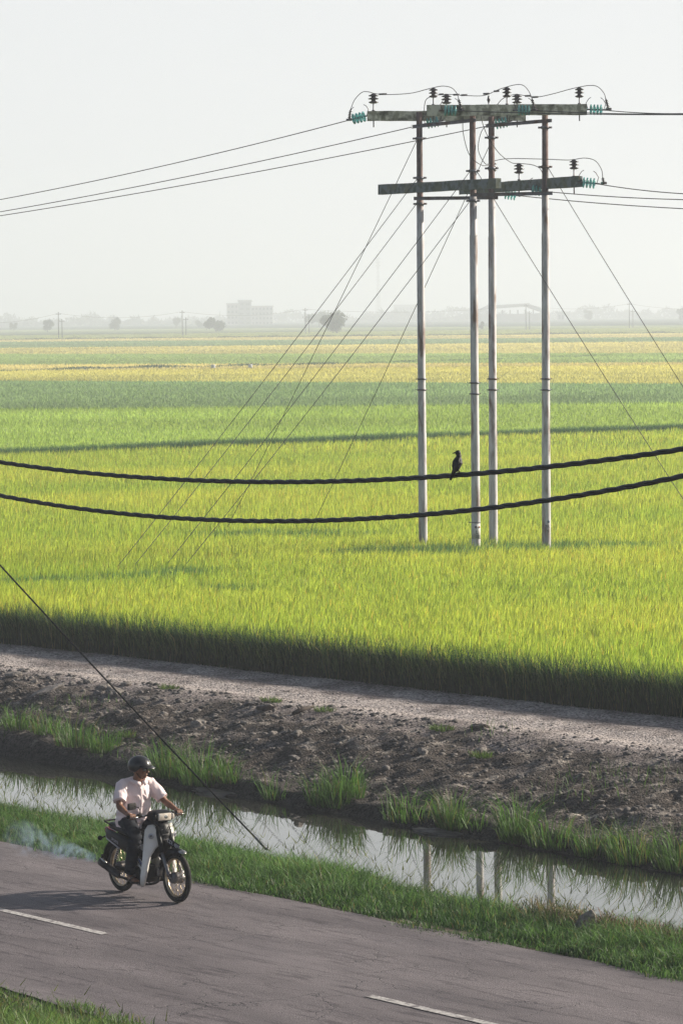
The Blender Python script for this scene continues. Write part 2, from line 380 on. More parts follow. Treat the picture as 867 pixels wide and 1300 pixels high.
def frustum(d0, d1, dens, marg=.16, extra=3):
    A = ((.082 * 2 * (1 + marg)) * (d0 + d1) / 2 + 2 * extra) * (d1 - d0); n = int(A * dens)
    d = rng.uniform(0, 1, n); wa, wb = .164 * d0, .164 * d1
    d = d0 + (d1 - d0) * (d + (wb - wa) / (wb + wa) * .5 * (d * d - d))
    x = rng.uniform(-1, 1, n) * (.082 * (1 + marg) * d + extra)
    p = d[:, None] * fw[None] + x[:, None] * rt[None]; return p[:, :2], d, x
G1, G2, YL = np.array([.25, .40, .05]), np.array([.47, .54, .085]), np.array([.55, .42, .09])
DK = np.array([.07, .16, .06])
Lr = leaf_mat('rice leaf', .55, (1.45, 1.35, 1.0))
bund_a, bund_b = P(0, 578, .6), P(867, 546, .6)
bdir = (bund_b - bund_a).normalized(); bn = Vector((-bdir.y, bdir.x, 0)); bn = bn if bn.dot(FW) > 0 else -bn
def beyond(p): return (p[:, 0] - bund_a.x) * bn.x + (p[:, 1] - bund_a.y) * bn.y
# slightly shorter, darker patches of blades round pole feet and stay anchors: (x, y, half length, half width)
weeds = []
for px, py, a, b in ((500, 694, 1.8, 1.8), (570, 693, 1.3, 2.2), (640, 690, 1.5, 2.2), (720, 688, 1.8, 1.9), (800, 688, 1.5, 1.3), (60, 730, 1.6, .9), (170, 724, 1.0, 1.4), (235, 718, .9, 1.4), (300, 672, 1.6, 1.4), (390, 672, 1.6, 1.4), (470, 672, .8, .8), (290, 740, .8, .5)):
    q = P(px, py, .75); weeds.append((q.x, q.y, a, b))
def patchmask(p):
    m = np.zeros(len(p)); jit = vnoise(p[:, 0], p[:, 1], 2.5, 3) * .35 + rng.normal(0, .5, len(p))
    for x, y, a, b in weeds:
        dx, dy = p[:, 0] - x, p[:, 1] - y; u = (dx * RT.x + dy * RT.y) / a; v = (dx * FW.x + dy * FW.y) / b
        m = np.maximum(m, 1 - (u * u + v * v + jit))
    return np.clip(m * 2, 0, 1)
def rice(p, d, seg, wmul, hmul=1, zbase=.52):
    n = len(p); z = np.full(n, zbase); big = vnoise(p[:, 0], p[:, 1], .25, 1); sm = vnoise(p[:, 0], p[:, 1], 1.7, 2); wk = patchmask(p)
    h = (rng.normal(.25, .05, n) + .035 * big + .035 * sm) * hmul * (1 - .12 * wk)
    u = np.clip(rng.uniform(0, 1, n) * .8 + .22 * big + .1, 0, 1)[:, None]; c = G1 * (1 - u) + G2 * u
    y = (rng.uniform(0, 1, n) < (.03 + .03 * np.clip(big, 0, 1)))[:, None]; c = np.where(y, YL, c)
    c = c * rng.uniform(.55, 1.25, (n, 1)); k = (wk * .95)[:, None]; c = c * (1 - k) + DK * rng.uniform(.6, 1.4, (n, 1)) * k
    pos = np.column_stack([p, z]); ldir = rng.normal(math.atan2(RT.y, RT.x), 1.5, n)
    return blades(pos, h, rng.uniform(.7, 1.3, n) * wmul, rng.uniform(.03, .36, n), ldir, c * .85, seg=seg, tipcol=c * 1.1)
parts = []
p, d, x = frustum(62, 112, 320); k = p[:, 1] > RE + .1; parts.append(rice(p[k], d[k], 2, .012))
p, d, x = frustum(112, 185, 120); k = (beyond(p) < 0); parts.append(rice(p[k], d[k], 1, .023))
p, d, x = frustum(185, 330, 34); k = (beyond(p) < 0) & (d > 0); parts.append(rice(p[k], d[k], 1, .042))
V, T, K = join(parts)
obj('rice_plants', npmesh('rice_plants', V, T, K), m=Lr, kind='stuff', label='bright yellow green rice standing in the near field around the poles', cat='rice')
# the tall front edge of the crop; its shade is put into darker blade colours
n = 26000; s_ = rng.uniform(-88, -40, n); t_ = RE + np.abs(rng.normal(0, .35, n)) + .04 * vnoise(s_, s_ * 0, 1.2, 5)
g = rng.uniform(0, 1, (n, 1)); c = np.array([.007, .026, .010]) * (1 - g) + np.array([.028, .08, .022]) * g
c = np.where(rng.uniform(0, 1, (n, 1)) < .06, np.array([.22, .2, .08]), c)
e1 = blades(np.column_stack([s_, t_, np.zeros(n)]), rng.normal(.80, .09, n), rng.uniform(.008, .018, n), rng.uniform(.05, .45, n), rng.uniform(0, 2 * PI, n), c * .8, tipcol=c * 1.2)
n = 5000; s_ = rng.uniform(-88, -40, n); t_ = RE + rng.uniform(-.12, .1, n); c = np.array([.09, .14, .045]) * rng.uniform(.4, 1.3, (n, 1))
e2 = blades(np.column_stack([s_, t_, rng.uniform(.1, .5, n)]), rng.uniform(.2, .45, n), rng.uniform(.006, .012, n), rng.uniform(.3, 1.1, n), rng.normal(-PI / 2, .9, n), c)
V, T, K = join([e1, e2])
obj('rice_edge_plants', npmesh('rice_edge_plants', V, T, K), m=Lr, kind='stuff', label='tall rice crop edge with shade in its colour beside the gravel track', cat='rice')

# ------------------------------------------------------------------ fields beyond, band by band
def field_mat(name, c1, c2, sc_=1.0):
    return mat(name, c1, c2, scale=.9 * sc_, rough=.95, bump=.5, bscale=3, detail=10, spec=.05, lo=.3, hi=.7)
def quad(name, e0, e1, z0, z1, m, thick=.45):
    # e = (y at x=0, y at x=867): edges of the field as seen; z = height of the crop
    def pt(e, x, z): return P(x, e[0] + (e[1] - e[0]) * x / 867, z)
    nx = 14; xs_ = [-700 + (2300) * i / nx for i in range(nx + 1)]
    a = [pt(e0, x, z0) for x in xs_]; b = [pt(e1, x, z1) for x in xs_]
    V = [tuple(v) for v in a] + [tuple(v) for v in b] + [(v.x, v.y, v.z - thick) for v in a]; k = nx + 1
    Fc = [(i, i + 1, k + i + 1, k + i) for i in range(nx)] + [(2 * k + i, 2 * k + i + 1, i + 1, i) for i in range(nx)]
    return obj(name, npmesh(name, V, Fc), m=m, kind='structure')
# under-canopy of the near crop, with its own front face; dark green stands for shade below the blades
M_under = mat('crop floor with painted shade', (.02, .045, .015), (.04, .07, .02), scale=3, rough=1, spec=0)
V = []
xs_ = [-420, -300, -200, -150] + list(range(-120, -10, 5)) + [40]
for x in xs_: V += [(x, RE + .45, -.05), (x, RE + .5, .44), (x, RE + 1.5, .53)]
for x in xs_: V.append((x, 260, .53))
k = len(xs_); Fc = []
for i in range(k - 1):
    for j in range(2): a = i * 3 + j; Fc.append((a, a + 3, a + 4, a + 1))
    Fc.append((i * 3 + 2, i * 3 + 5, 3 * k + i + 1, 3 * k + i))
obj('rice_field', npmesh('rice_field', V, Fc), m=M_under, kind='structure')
FLD = [('field', (577, 544), (520, 512), (.28, .36, .07), (.36, .44, .09)),
       ('field', (520, 512), (484, 488), (.14, .27, .10), (.20, .34, .12)),
       ('field', (484, 488), (471.5, 464), (.72, .60, .09), (.80, .68, .12)),
       ('field', (471.5, 464), (463.5, 461), (.55, .44, .12), (.65, .55, .15)),
       ('field', (463.5, 461), (450, 449), (.26, .38, .09), (.34, .46, .12)),
       ('field', (450, 449), (442.5, 434), (.60, .50, .14), (.68, .58, .18)),
       ('field', (442.5, 434), (434.5, 428.5), (.16, .28, .13), (.22, .34, .16)),
       ('field', (434.5, 428.5), (431.5, 423.5), (.6, .52, .2), (.66, .58, .22)),
       ('field', (431.5, 423.5), (419, 413), (.25, .33, .13), (.38, .42, .18)),
       ('field', (419, 413), (409, 402), (.2, .28, .13), (.28, .36, .17))]
for i, (nm, a, b, c1, c2) in enumerate(FLD):
    quad('field', a, b, .62, .62 if i else .6, field_mat('crop ' + str(i), c1, c2, 1 if i < 3 else .3))
# crop tops on all the fields past the first bund, coloured by the field they stand in
def proj(p, z):
    v = np.column_stack([p, np.full(len(p), z)]) - np.array(CAM); k = v @ np.array(F)
    return 433.5 + FOC * (v @ np.array(RA)) / k, 650 - FOC * (v @ np.array(UA)) / k
EDG = [FLD[0][1]] + [f[2] for f in FLD]
CRP = np.array([(.24, .36, .085), (.19, .30, .14), (.50, .50, .16), (.50, .46, .20), (.27, .39, .14), (.50, .48, .20), (.19, .29, .16), (.52, .48, .24), (.30, .36, .14), (.20, .28, .12)])
tf_ = []
for d0, d1, dens, wd_ in ((190, 300, 24, .07), (300, 430, 12, .10), (430, 700, 4.5, .16), (700, 1500, 1.1, .30)):
    p, d, x = frustum(d0, d1, dens, extra=6); p = p[beyond(p) > .8]; n = len(p); X, Y = proj(p, .62)
    idx = np.full(n, -1)
    for q in range(len(FLD)):
        a, b = EDG[q], EDG[q + 1]; ya = a[0] + (a[1] - a[0]) * X / 867; yb = b[0] + (b[1] - b[0]) * X / 867
        idx[(Y <= ya + (4 if q == 0 else 0)) & (Y > yb)] = q
    k = idx >= 0; p, idx = p[k], idx[k]; n = len(p); big = vnoise(p[:, 0], p[:, 1], .06 if d0 > 400 else .12, 8)
    c = CRP[idx] * (1 + .13 * big[:, None]) * rng.uniform(.6 if d0 < 400 else .88, 1.25 if d0 < 400 else 1.08, (n, 1))
    tf_.append(blades(np.column_stack([p, np.full(n, .5)]), rng.normal(.26, .05, n) + wd_ * .3, np.full(n, wd_) * rng.uniform(.7, 1.3, n), rng.uniform(.1, .5, n), rng.uniform(0, 6.3, n), c, seg=1))
V, T, K = join(tf_); obj('young_rice_plants', npmesh('young_rice_plants', V, T, K), m=Lr, kind='stuff', label='green and ripe yellow crops in bands beyond the first grassy bund', cat='rice')
# bunds: strips of rough dark grass
def strip(name, a, b, n, h, wd, hw, col, label, wob=.5, za=0.0, ext=.25, hv=.2):
    A, B = P(*a, .6), P(*b, .6); u = rng.uniform(-ext, 1 + ext, n); q = np.array(B - A)[:2]; o = np.array([-q[1], q[0]]) / np.linalg.norm(q)
    Ln = np.linalg.norm(q); off = rng.normal(0, hw, n) + wob * np.sin(u * Ln / 9) * .5 + wob * np.sin(u * Ln / 23)
    p = np.array(A)[:2] + u[:, None] * q + off[:, None] * o; cl_ = 1 + hv * vnoise(u * Ln, u * 0, .35, 4)
    c = np.array(col) * rng.uniform(.6, 1.4, (n, 1))
    V, T, K = blades(np.column_stack([p, np.full(n, .05 + za)]), h * cl_ * rng.uniform(.7 if hv > .1 else .88, 1.15 if hv > .1 else 1.06, n), np.full(n, wd), rng.uniform(0, .5, n), rng.uniform(0, 6.3, n), c, seg=1)
    return obj(name, npmesh(name, V, T, K), m=Lb, kind='stuff', label=label, cat='grass')
Lb = leaf_mat('bund grass', .25)
strip('bund_grass', (0, 578), (867, 546), 32000, .93, .05, .16, (.07, .17, .055), 'dark grassy bund crossing the rice behind the poles', wob=.12, hv=.04)
strip('bund_grass', (0, 471.8), (434, 463), 9000, .8, .25, .8, (.04, .10, .05), 'dark bushy bund behind the yellow field', wob=1.5, ext=.02)
strip('bund_grass', (425, 464), (760, 452), 6000, .7, .25, .8, (.05, .12, .05), 'grassy bund running into the green field at the right', wob=1.5, ext=.02)
strip('bund_grass', (0, 445.5), (434, 437), 4000, .6, .4, .8, (.05, .11, .05), 'thin grassy line across the far pale fields', ext=.1)
strip('bund_grass', (0, 432), (867, 423), 12000, 1.0, .5, 1.0, (.07, .09, .05), 'long dark dyke across the farthest fields', ext=.1)

# ------------------------------------------------------------------ verge grass
Lg = leaf_mat('verge grass', .4, (1.1, 1.2, .7))
def lawn(n, s0, s1, f0, f1, hm, wm, cA, cB, dry=.05, heads=0):
    s_ = rng.uniform(s0, s1, n); u = rng.uniform(0, 1, n); edge = vnoise(s_, s_ * 0, 2.2, 11)
    t0 = np.array([f0(float(q)) for q in s_]); t1 = np.array([f1(float(q)) for q in s_]); t_ = t0 + (t1 - t0) * u - .13 * (edge + .5 * rng.normal(0, 1, n)) * (u < .12)
    z_ = np.array([gz(float(a), float(b)) for a, b in zip(s_, t_)])
    cn = vnoise(s_, t_, 1.6, 12); cf = vnoise(s_, t_, 5, 13)
    h = np.clip(rng.normal(.62, .24, n) + .3 * cn + .2 * cf, .15, 1.9) * hm * (.55 + .75 * np.clip(u * 2.2, 0, 1))
    g = np.clip(rng.uniform(0, 1, (n, 1)) + .25 * cn[:, None], 0, 1); c = cA * (1 - g) + cB * g
    c = np.where(rng.uniform(0, 1, (n, 1)) < dry, np.array([.22, .19, .09]), c) * rng.uniform(.65, 1.25, (n, 1))
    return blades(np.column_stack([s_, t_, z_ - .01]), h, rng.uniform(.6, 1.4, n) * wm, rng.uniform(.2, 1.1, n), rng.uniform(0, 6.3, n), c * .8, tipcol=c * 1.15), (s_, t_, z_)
def stalks(n, s0, s1, f0, f1, h0, h1, z=None):
    s_ = rng.uniform(s0, s1, n); u = rng.uniform(0, 1, n); t_ = np.array([f0(float(a)) + (f1(float(a)) - f0(float(a))) * b for a, b in zip(s_, u)])
    z_ = np.array([gz(float(a), float(b)) for a, b in zip(s_, t_)]); h = rng.uniform(h0, h1, n); ln = rng.uniform(.15, .6, n); la = rng.uniform(-PI, PI, n)
    c = np.array([.09, .12, .04]) * rng.uniform(.5, 1.4, (n, 1)); pos = np.column_stack([s_, t_, z_])
    A = blades(pos, h, np.full(n, .006), ln, la, c)
    tip = pos + np.array([0, 0, 1]) * (h * (1 - ln * .25))[:, None] + np.column_stack([np.cos(la), np.sin(la), la * 0]) * (ln * h)[:, None]
    B = blades(tip - np.array([0, 0, .03]), rng.uniform(.06, .12, n), np.full(n, .014), rng.uniform(.5, 1.2, n), la, c * np.array([1.2, 1, .9]), seg=1)
    return [A, B]
cA, cB = np.array([.025, .065, .02]), np.array([.16, .28, .10])
a, _ = lawn(210000, -58, -25, rf, lambda s: rf(s) + wv(s), .235, .0095, cA, cB)
st = stalks(2000, -58, -25, lambda s: rf(s) + wv(s) - .9, lambda s: rf(s) + wv(s) + .05, .22, .58)
V, T, K = join([a] + st)
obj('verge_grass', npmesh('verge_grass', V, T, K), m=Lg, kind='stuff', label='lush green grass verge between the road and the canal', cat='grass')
a, _ = lawn(60000, -44, -25, lambda s: rn(s) + .07, lambda s: rn(s) - 2.6, .22, .0095, cA, cB * np.array([1.2, 1.05, 1]), dry=.1)
st = stalks(400, -44, -25, lambda s: rn(s) - .4, lambda s: rn(s) - 2.4, .2, .5)
V, T, K = join([a] + st)
obj('roadside_grass', npmesh('roadside_grass', V, T, K), m=Lg, kind='stuff', label='rough grass on the near side of the road', cat='grass')
# sparse low weeds on the bank
n = 5200; s_ = rng.uniform(-84, -38, n); u = rng.uniform(0, 1, n); t_ = np.array([sh(float(a)) + .15 + (tr(float(a)) - sh(float(a)) + .3) * float(b) ** 1.4 for a, b in zip(s_, u)])
k = vnoise(s_, t_, 1.3, 21) - .9 * u > .05; s_, t_ = s_[k], t_[k]; n = len(s_); z_ = np.array([bankz(float(a), float(b)) for a, b in zip(s_, t_)])
c = np.array([.07, .13, .035]) * rng.uniform(.5, 1.5, (n, 1))
V, T, K = blades(np.column_stack([s_, t_, z_ - .01]), rng.uniform(.08, .3, n), rng.uniform(.006, .012, n), rng.uniform(.2, 1, n), rng.uniform(0, 6.3, n), c)
obj('bank_weeds', npmesh('bank_weeds', V, T, K), m=Lg, kind='stuff', label='sparse low weeds scattered over the stony bank', cat='weeds')

# tufts on the far bank
def tuft(px, py, n, h, wdt, label, col=(.085, .17, .042), name='grass_clump', z=-.7, droop=.5):
    wdt *= .8; h *= 1.12
    q = P(px, py + (12 if z < -.5 else 0), z); t = max(q.y, sh(q.x) + .08); base = Vector((q.x, t, bankz(q.x, t) - .02)); h = h * .9
    a = rng.uniform(0, 2 * PI, n); r = np.sqrt(rng.uniform(0, 1, n)) * wdt / 2; pos = np.column_stack([np.cos(a) * r * 1.4, np.sin(a) * r * .7, np.zeros(n)])
    out = a + rng.normal(0, .6, n); c = np.array(col) * rng.uniform(.4, 1.5, (n, 1)); c = np.where(rng.uniform(0, 1, (n, 1)) < .1, np.array([.2, .17, .08]), c)
    V, T, K = blades(pos, h * (.25 + .85 * rng.uniform(0, 1, n) ** 1.6), rng.uniform(.007, .015, n), rng.uniform(.15, 1.1, n) * (droop + 1.3 * r / wdt), out, c * .7, tipcol=c * 1.2)
    o = obj(name, npmesh(name, V, T, K), m=Lg, label=label, cat='grass clump', group='grass clumps on the far bank'); o.location = base
TF = [(20, 925, 260, .55, .9, 'dark green grass clump at the left edge of the picture on the far bank'),
      (62, 932, 200, .5, .8, 'grass clump on the far bank, second from the left edge'),
      (97, 940, 260, .6, .9, 'bright grass clump on the bank behind and left of the rider'),
      (133, 945, 240, .55, .7, 'spiky grass clump on the bank just left of the helmet'),
      (212, 965, 300, .75, .7, 'tall grass clump on the bank just right of the rider head and the cable'),
      (240, 975, 320, .85, .9, 'tallest grass clump on the bank, beside the plastic bottle'),
      (290, 978, 150, .6, .45, 'narrow upright grass clump just right of the plastic bottle'),
      (345, 990, 70, .6, .5, 'thin sparse weeds beside the mud ledge at the waterline'),
      (400, 1003, 260, .65, .8, 'wide grass clump at the waterline below the stony slope centre'),
      (440, 1000, 260, .7, .7, 'dense bright grass clump at the waterline left of the pole reflections'),
      (500, 1020, 180, .6, .9, 'drooping straw tinged grass clump above the first pole reflection'),
      (552, 1030, 300, .75, .5, 'bright spiky grass clump on the bank above the second pole reflection'),
      (600, 1032, 70, .5, .5, 'pale drooping blades bent over the waterline left of the right hand clumps'),
      (655, 1042, 300, .8, .6, 'tall grass clump on the bank just left of the long right hand row'),
      (695, 1050, 240, .6, .8, 'broad grass clump in the long right hand row above the last pole reflection'),
      (745, 1060, 240, .65, .7, 'grass clump in the middle of the long right hand row'),
      (790, 1068, 260, .7, .8, 'grass clump in the right hand row overhanging the water'),
      (840, 1080, 300, .75, .9, 'large grass clump on the bank at the right edge of the picture')]
for a in TF: tuft(a[0], a[1], a[2], a[3], a[4], a[5])
for px, py, l in ((215, 880, 'low grass patch on the track edge at the upper left'), (345, 897, 'small green patch on the crest left of the dark stick'), (412, 908, 'low green patch on the crest right of the dark stick'), (560, 930, 'small green patch on the crest among dry litter'), (610, 950, 'little leafy plant on the dark slope'), (160, 905, 'grass patch between the pale rocks on the slope')):
    tuft(px, py, 260, .14, .45, l, z=-.1, col=(.09, .15, .04), droop=.8)

# ------------------------------------------------------------------ stones
def rock_me(seed, flat=.6, sub=3):
    bm = bmesh.new(); bmesh.ops.create_icosphere(bm, subdivisions=sub, radius=1); o = Vector((seed * 7.3, seed * 1.7, 3))
    for v in bm.verts:
        p = v.co.copy(); k = 1 + .35 * noise.noise(p * 1.1 + o) + .15 * noise.noise(p * 3 + o); k -= .18 * noise.voronoi(p * 1.2 + o)[0][0]
        v.co = Vector((p.x * k, p.y * k * .8, p.z * k * flat))
    me = bpy.data.meshes.new('rock'); bm.to_mesh(me); bm.free(); return me
M_rock = mat('pale rubble', (.26, .235, .21), (.14, .125, .115), scale=6, rough=.9, bump=.6, bscale=18)
M_rockd = mat('grey rubble', (.13, .12, .115), (.2, .18, .17), scale=6, rough=.9, bump=.6, bscale=18)
rocks = [rock_me(i, .45 + .3 * random.random()) for i in range(5)]
for me in rocks[:3]: me.materials.append(M_rock)
for me in rocks[3:]: me.materials.append(M_rockd)
def rock(px, py, size, label, mi, z=-.25, zs=1, yaw=None, group='rubble stones on the bank', sx=1):
    q = P(px, py, z); q.z = bankz(q.x, q.y) if q.y > 33 else gz(q.x, q.y)
    o = obj('rock', rocks[mi], label=label, cat='stone', group=group); o.location = q + Vector((0, 0, size * .15)); o.scale = (size * sx, size, size * zs); o.rotation_euler = (random.uniform(-.3, .3), random.uniform(-.3, .3), random.uniform(0, 6) if yaw is None else yaw)
rock(468 - 150, 913, .13, 'long smooth grey slab stone lying on the slope below the dark stick', 3, -.3, .8, .2)
rock(338, 925, .24, 'long grey slab stone on the slope right of the pale rocks', 3, -.4, .5, -.6, sx=1.3)
rock(132, 887, .16, 'topmost pale rock in the heap near the crossing cable', 0)
rock(146, 890, .18, 'rounded pale rock at the right of the heap beside the cable', 1)
rock(253, 931, .20, 'pale upright rock above the tallest grass clump', 2, -.45)
rock(18, 862, .22, 'large pale rock on the track edge at the far left', 0, -.1, .6)
rock(609, 932, .2, 'flat whitish stone on the crest beside the small green plant', 1, -.1, .45)
rock(62, 882, .3, 'broad flat stone slab on the slope at the left', 3, -.2, .4, sx=1.5)
for i in range(34):
    px = random.uniform(5, 380) if i < 26 else random.uniform(380, 860); t = random.uniform(.1, .75); py = 858 + (40 if px > 200 else 15) * 1 + px * .125 * .9 + t * 38 - 14
    rock(px, py, random.uniform(.05, .13), 'rubble stone half sunk in the dark bank slope', random.randrange(5), -.3)
# mud ledges at the waterline
M_mud = mat('wet mud', (.05, .043, .04), (.085, .072, .068), scale=5, rough=.55, bump=.4, bscale=12)
for px, py, sx, l in ((325, 1000, 1.1, 'wet mud ledge at the waterline beneath the thin weeds'), (617, 1048, .9, 'wet mud ledge at the waterline left of the long right hand grass row')):
    q = P(px, py, WZ + .03); q.y = sh(q.x) - .05; m_ = rock_me(40 + px, .3); m_.materials.append(M_mud)
    o = obj('mud_ledge', m_, label=l, cat='mud bank'); o.location = (q.x, q.y, WZ - .02); o.scale = (sx * .7, .3, .3)
# loose gravel: uncountable
ico = bmesh.new(); bmesh.ops.create_icosphere(ico, subdivisions=1, radius=1); IV = np.array([v.co[:] for v in ico.verts]); IF = np.array([[v.index for v in f.verts] for f in ico.faces]); ico.free()
def pebbles(n, s0, s1, tf, r0, r1, zf, cA, cB):
    s_ = rng.uniform(s0, s1, n); u = rng.uniform(0, 1, n); t_ = np.array([tf(float(a), float(b)) for a, b in zip(s_, u)]); z_ = np.array([zf(float(a), float(b)) for a, b in zip(s_, t_)])
    r = r0 * (r1 / r0) ** (rng.uniform(0, 1, n) ** 2.5); sc3 = r[:, None] * rng.uniform(.6, 1.3, (n, 3)) * np.array([1, 1, .6])
    an = rng.uniform(0, 6.3, n); X = IV[None] * sc3[:, None] * rng.uniform(.8, 1.2, (n, len(IV), 1)); ca, sa = np.cos(an)[:, None], np.sin(an)[:, None]
    Xr = np.stack([X[..., 0] * ca - X[..., 1] * sa, X[..., 0] * sa + X[..., 1] * ca, X[..., 2]], -1) + np.column_stack([s_, t_, z_])[:, None]
    g = rng.uniform(0, 1, (n, 1)); c = np.array(cA) * (1 - g) + np.array(cB) * g
    return Xr.reshape(-1, 3), (np.arange(n)[:, None, None] * len(IV) + IF[None]).reshape(-1, 3), np.repeat(c, len(IV), 0)
M_peb, tt = new_mat('loose stone'); o_ = N(tt, 'ShaderNodeOutputMaterial'); b_ = N(tt, 'ShaderNodeBsdfPrincipled'); b_.inputs['Roughness'].default_value = .9; a_ = N(tt, 'ShaderNodeAttribute', attribute_name='Col'); tt.links.new(a_.outputs[0], b_.inputs[0]); tt.links.new(b_.outputs[0], o_.inputs[0])
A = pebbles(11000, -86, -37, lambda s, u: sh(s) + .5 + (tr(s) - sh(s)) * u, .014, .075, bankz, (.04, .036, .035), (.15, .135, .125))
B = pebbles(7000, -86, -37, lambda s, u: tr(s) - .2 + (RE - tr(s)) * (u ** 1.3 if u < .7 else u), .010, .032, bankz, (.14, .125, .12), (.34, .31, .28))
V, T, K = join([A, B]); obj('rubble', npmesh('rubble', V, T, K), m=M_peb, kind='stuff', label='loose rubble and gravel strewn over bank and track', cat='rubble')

# dark stick, bottle, litter, dry brush, verge stone
M_stick = mat('weathered stick', (.05, .04, .035), (.09, .07, .06), scale=12, rough=.9)
q0, q1 = P(372, 900, .02), P(398, 897, .03); q0.z = bankz(q0.x, q0.y) + .03; q1.z = bankz(q1.x, q1.y) + .06
b = MB(); b.tube([q0, q0.lerp(q1, .4) + Vector((0, .03, .03)), q1], [.035, .045, .02], 7); b.tube([q0.lerp(q1, .4), q0.lerp(q1, .55) + Vector((.05, -.2, .1))], [.02, .008], 6)
b.build('stick', M_stick, label='dark broken stick lying on the track edge', cat='stick')
M_bot = mat('cloudy plastic', (.55, .58, .6), (.4, .43, .46), scale=20, rough=.25, trans=.3)
q = P(275, 984, WZ + .12); q = Vector((q.x, max(q.y, sh(q.x) - .02), WZ + .06)); ax = Vector((.25, .3, .8)).normalized()
bo = empty('bottle', q, 'crumpled clear plastic bottle floating at the foot of the bank', 'bottle')
b = MB(); b.lathe([(.004, -.1), (.034, -.098), (.037, -.08), (.034, -.02), (.037, .0), (.036, .05), (.03, .08), (.014, .105), (.013, .125)], ax=ax, n=14); b.build('bottle_body', M_bot, bo)
b = MB(); b.lathe([(.015, .125), (.015, .142)], ax=ax, n=12); b.build('cap', mat('bottle cap', (.5, .52, .55)), bo)
q = P(745, 1187, 0); q.z = gz(q.x, q.y)
mr_ = rock_me(91, .9); mr_.materials.append(M_rock)
o = obj('rock', mr_, label='upright pale stone in the verge grass beside the dry brush', cat='stone'); o.location = q + Vector((0, 0, .15)); o.scale = (.14, .14, .22); o.rotation_euler = (.1, .3, .6)
M_lit = mat('paper litter', (.75, .73, .7), (.5, .48, .46), scale=20)
q = P(716, 1170, 0); q.z = gz(q.x, q.y) + .2
g = [[q + Vector((i * .05 + random.uniform(-.01, .01), j * .035, random.uniform(0, .05))) for j in range(5)] for i in range(5)]
b = MB(); b.sheet(g, .002); b.build('litter', M_lit, label='crumpled white paper litter on the verge under the last pole reflection', cat='litter')
Ld = leaf_mat('dry brush', .3)
def brush(px0, px1, py0, py1, n, label, col):
    A_, B_ = P(px0, py0, 0), P(px1, py1, 0); u = rng.uniform(0, 1, n); pos = np.array(A_)[None] * (1 - u[:, None]) + np.array(B_)[None] * u[:, None] + rng.normal(0, .14, (n, 3)) * np.array([1, 1, 0])
    pos[:, 2] = [gz(float(a), float(b)) + random.uniform(0, .22) for a, b in pos[:, :2]]
    c = np.array(col) * rng.uniform(.4, 1.4, (n, 1)); c = np.where(rng.uniform(0, 1, (n, 1)) < .35, np.array([.05, .045, .035]), c); c = np.where(rng.uniform(0, 1, (n, 1)) < .25, np.array([.08, .13, .04]), c)
    V, T, K = blades(pos, rng.uniform(.06, .26, n), rng.uniform(.006, .012, n), rng.uniform(.6, 2.0, n), rng.uniform(0, 6.3, n), c)
    obj('dry_brush', npmesh('dry_brush', V, T, K), m=Ld, kind='stuff', label=label, cat='dry brush')
brush(755, 900, 1184, 1212, 2600, 'heap of dead brown brush on the canal side of the verge', (.22, .13, .075))
brush(690, 740, 1160, 1178, 1300, 'small patch of dead brown grass by the paper litter', (.28, .22, .11))

# ------------------------------------------------------------------ pole structure
D1, D2 = 108.5, 106.4
M_pole = mat('weathered whitewashed pole', (.60, .58, .59), (.40, .385, .39), scale=2.6, rough=.6, bump=.12, bscale=20, stretch=(3, 3, .7), c3=(.17, .11, .085), s3=1.9, lo=.35, hi=.65)
M_poler = mat('rusted pole top', (.10, .05, .042), (.17, .12, .11), scale=5, rough=.75, bump=.2, stretch=(2, 2, .6), c3=(.05, .04, .04), s3=2)
M_beam = mat('mossy timber', (.64, .62, .50), (.30, .29, .21), scale=6, rough=.9, bump=.4, bscale=14, lo=.44, hi=.58, c3=(.09, .09, .06), s3=3.2)
M_beam2 = mat('dark mossy timber', (.16, .19, .20), (.08, .105, .085), scale=6, lo=.44, hi=.58, rough=.9, bump=.4, bscale=14, c3=(.14, .15, .10), s3=2.2)
M_steel = mat('galvanised steel', (.17, .17, .20), (.10, .10, .12), scale=6, rough=.55, metal=.5, c3=(.12, .07, .05), s3=3)
M_ins = mat('brown glazed porcelain', (.022, .015, .018), (.035, .022, .025), scale=4, rough=.25, spec=.6)
M_glass = mat('teal glass', (.45, .95, .92), (.30, .85, .83), scale=30, rough=.2, trans=.6, ior=1.45, spec=.6)
M_wire = mat('weathered conductor', (.03, .03, .035), (.045, .045, .05), scale=5, rough=.6)
root_p = W(604, 700, D2); root_p.z = 0
ps = empty('power_pole_structure', root_p, 'four weathered poles joined by mossy timber crossarms standing in the rice', 'pole structure')
def loc(m): return [v - root_p for v in m]
LEAN = -.004
def part(mb, name, m, parent=ps, **k):
    mb.v = [v - root_p for v in mb.v]; return mb.build(name, m, parent, **k)
poles = []
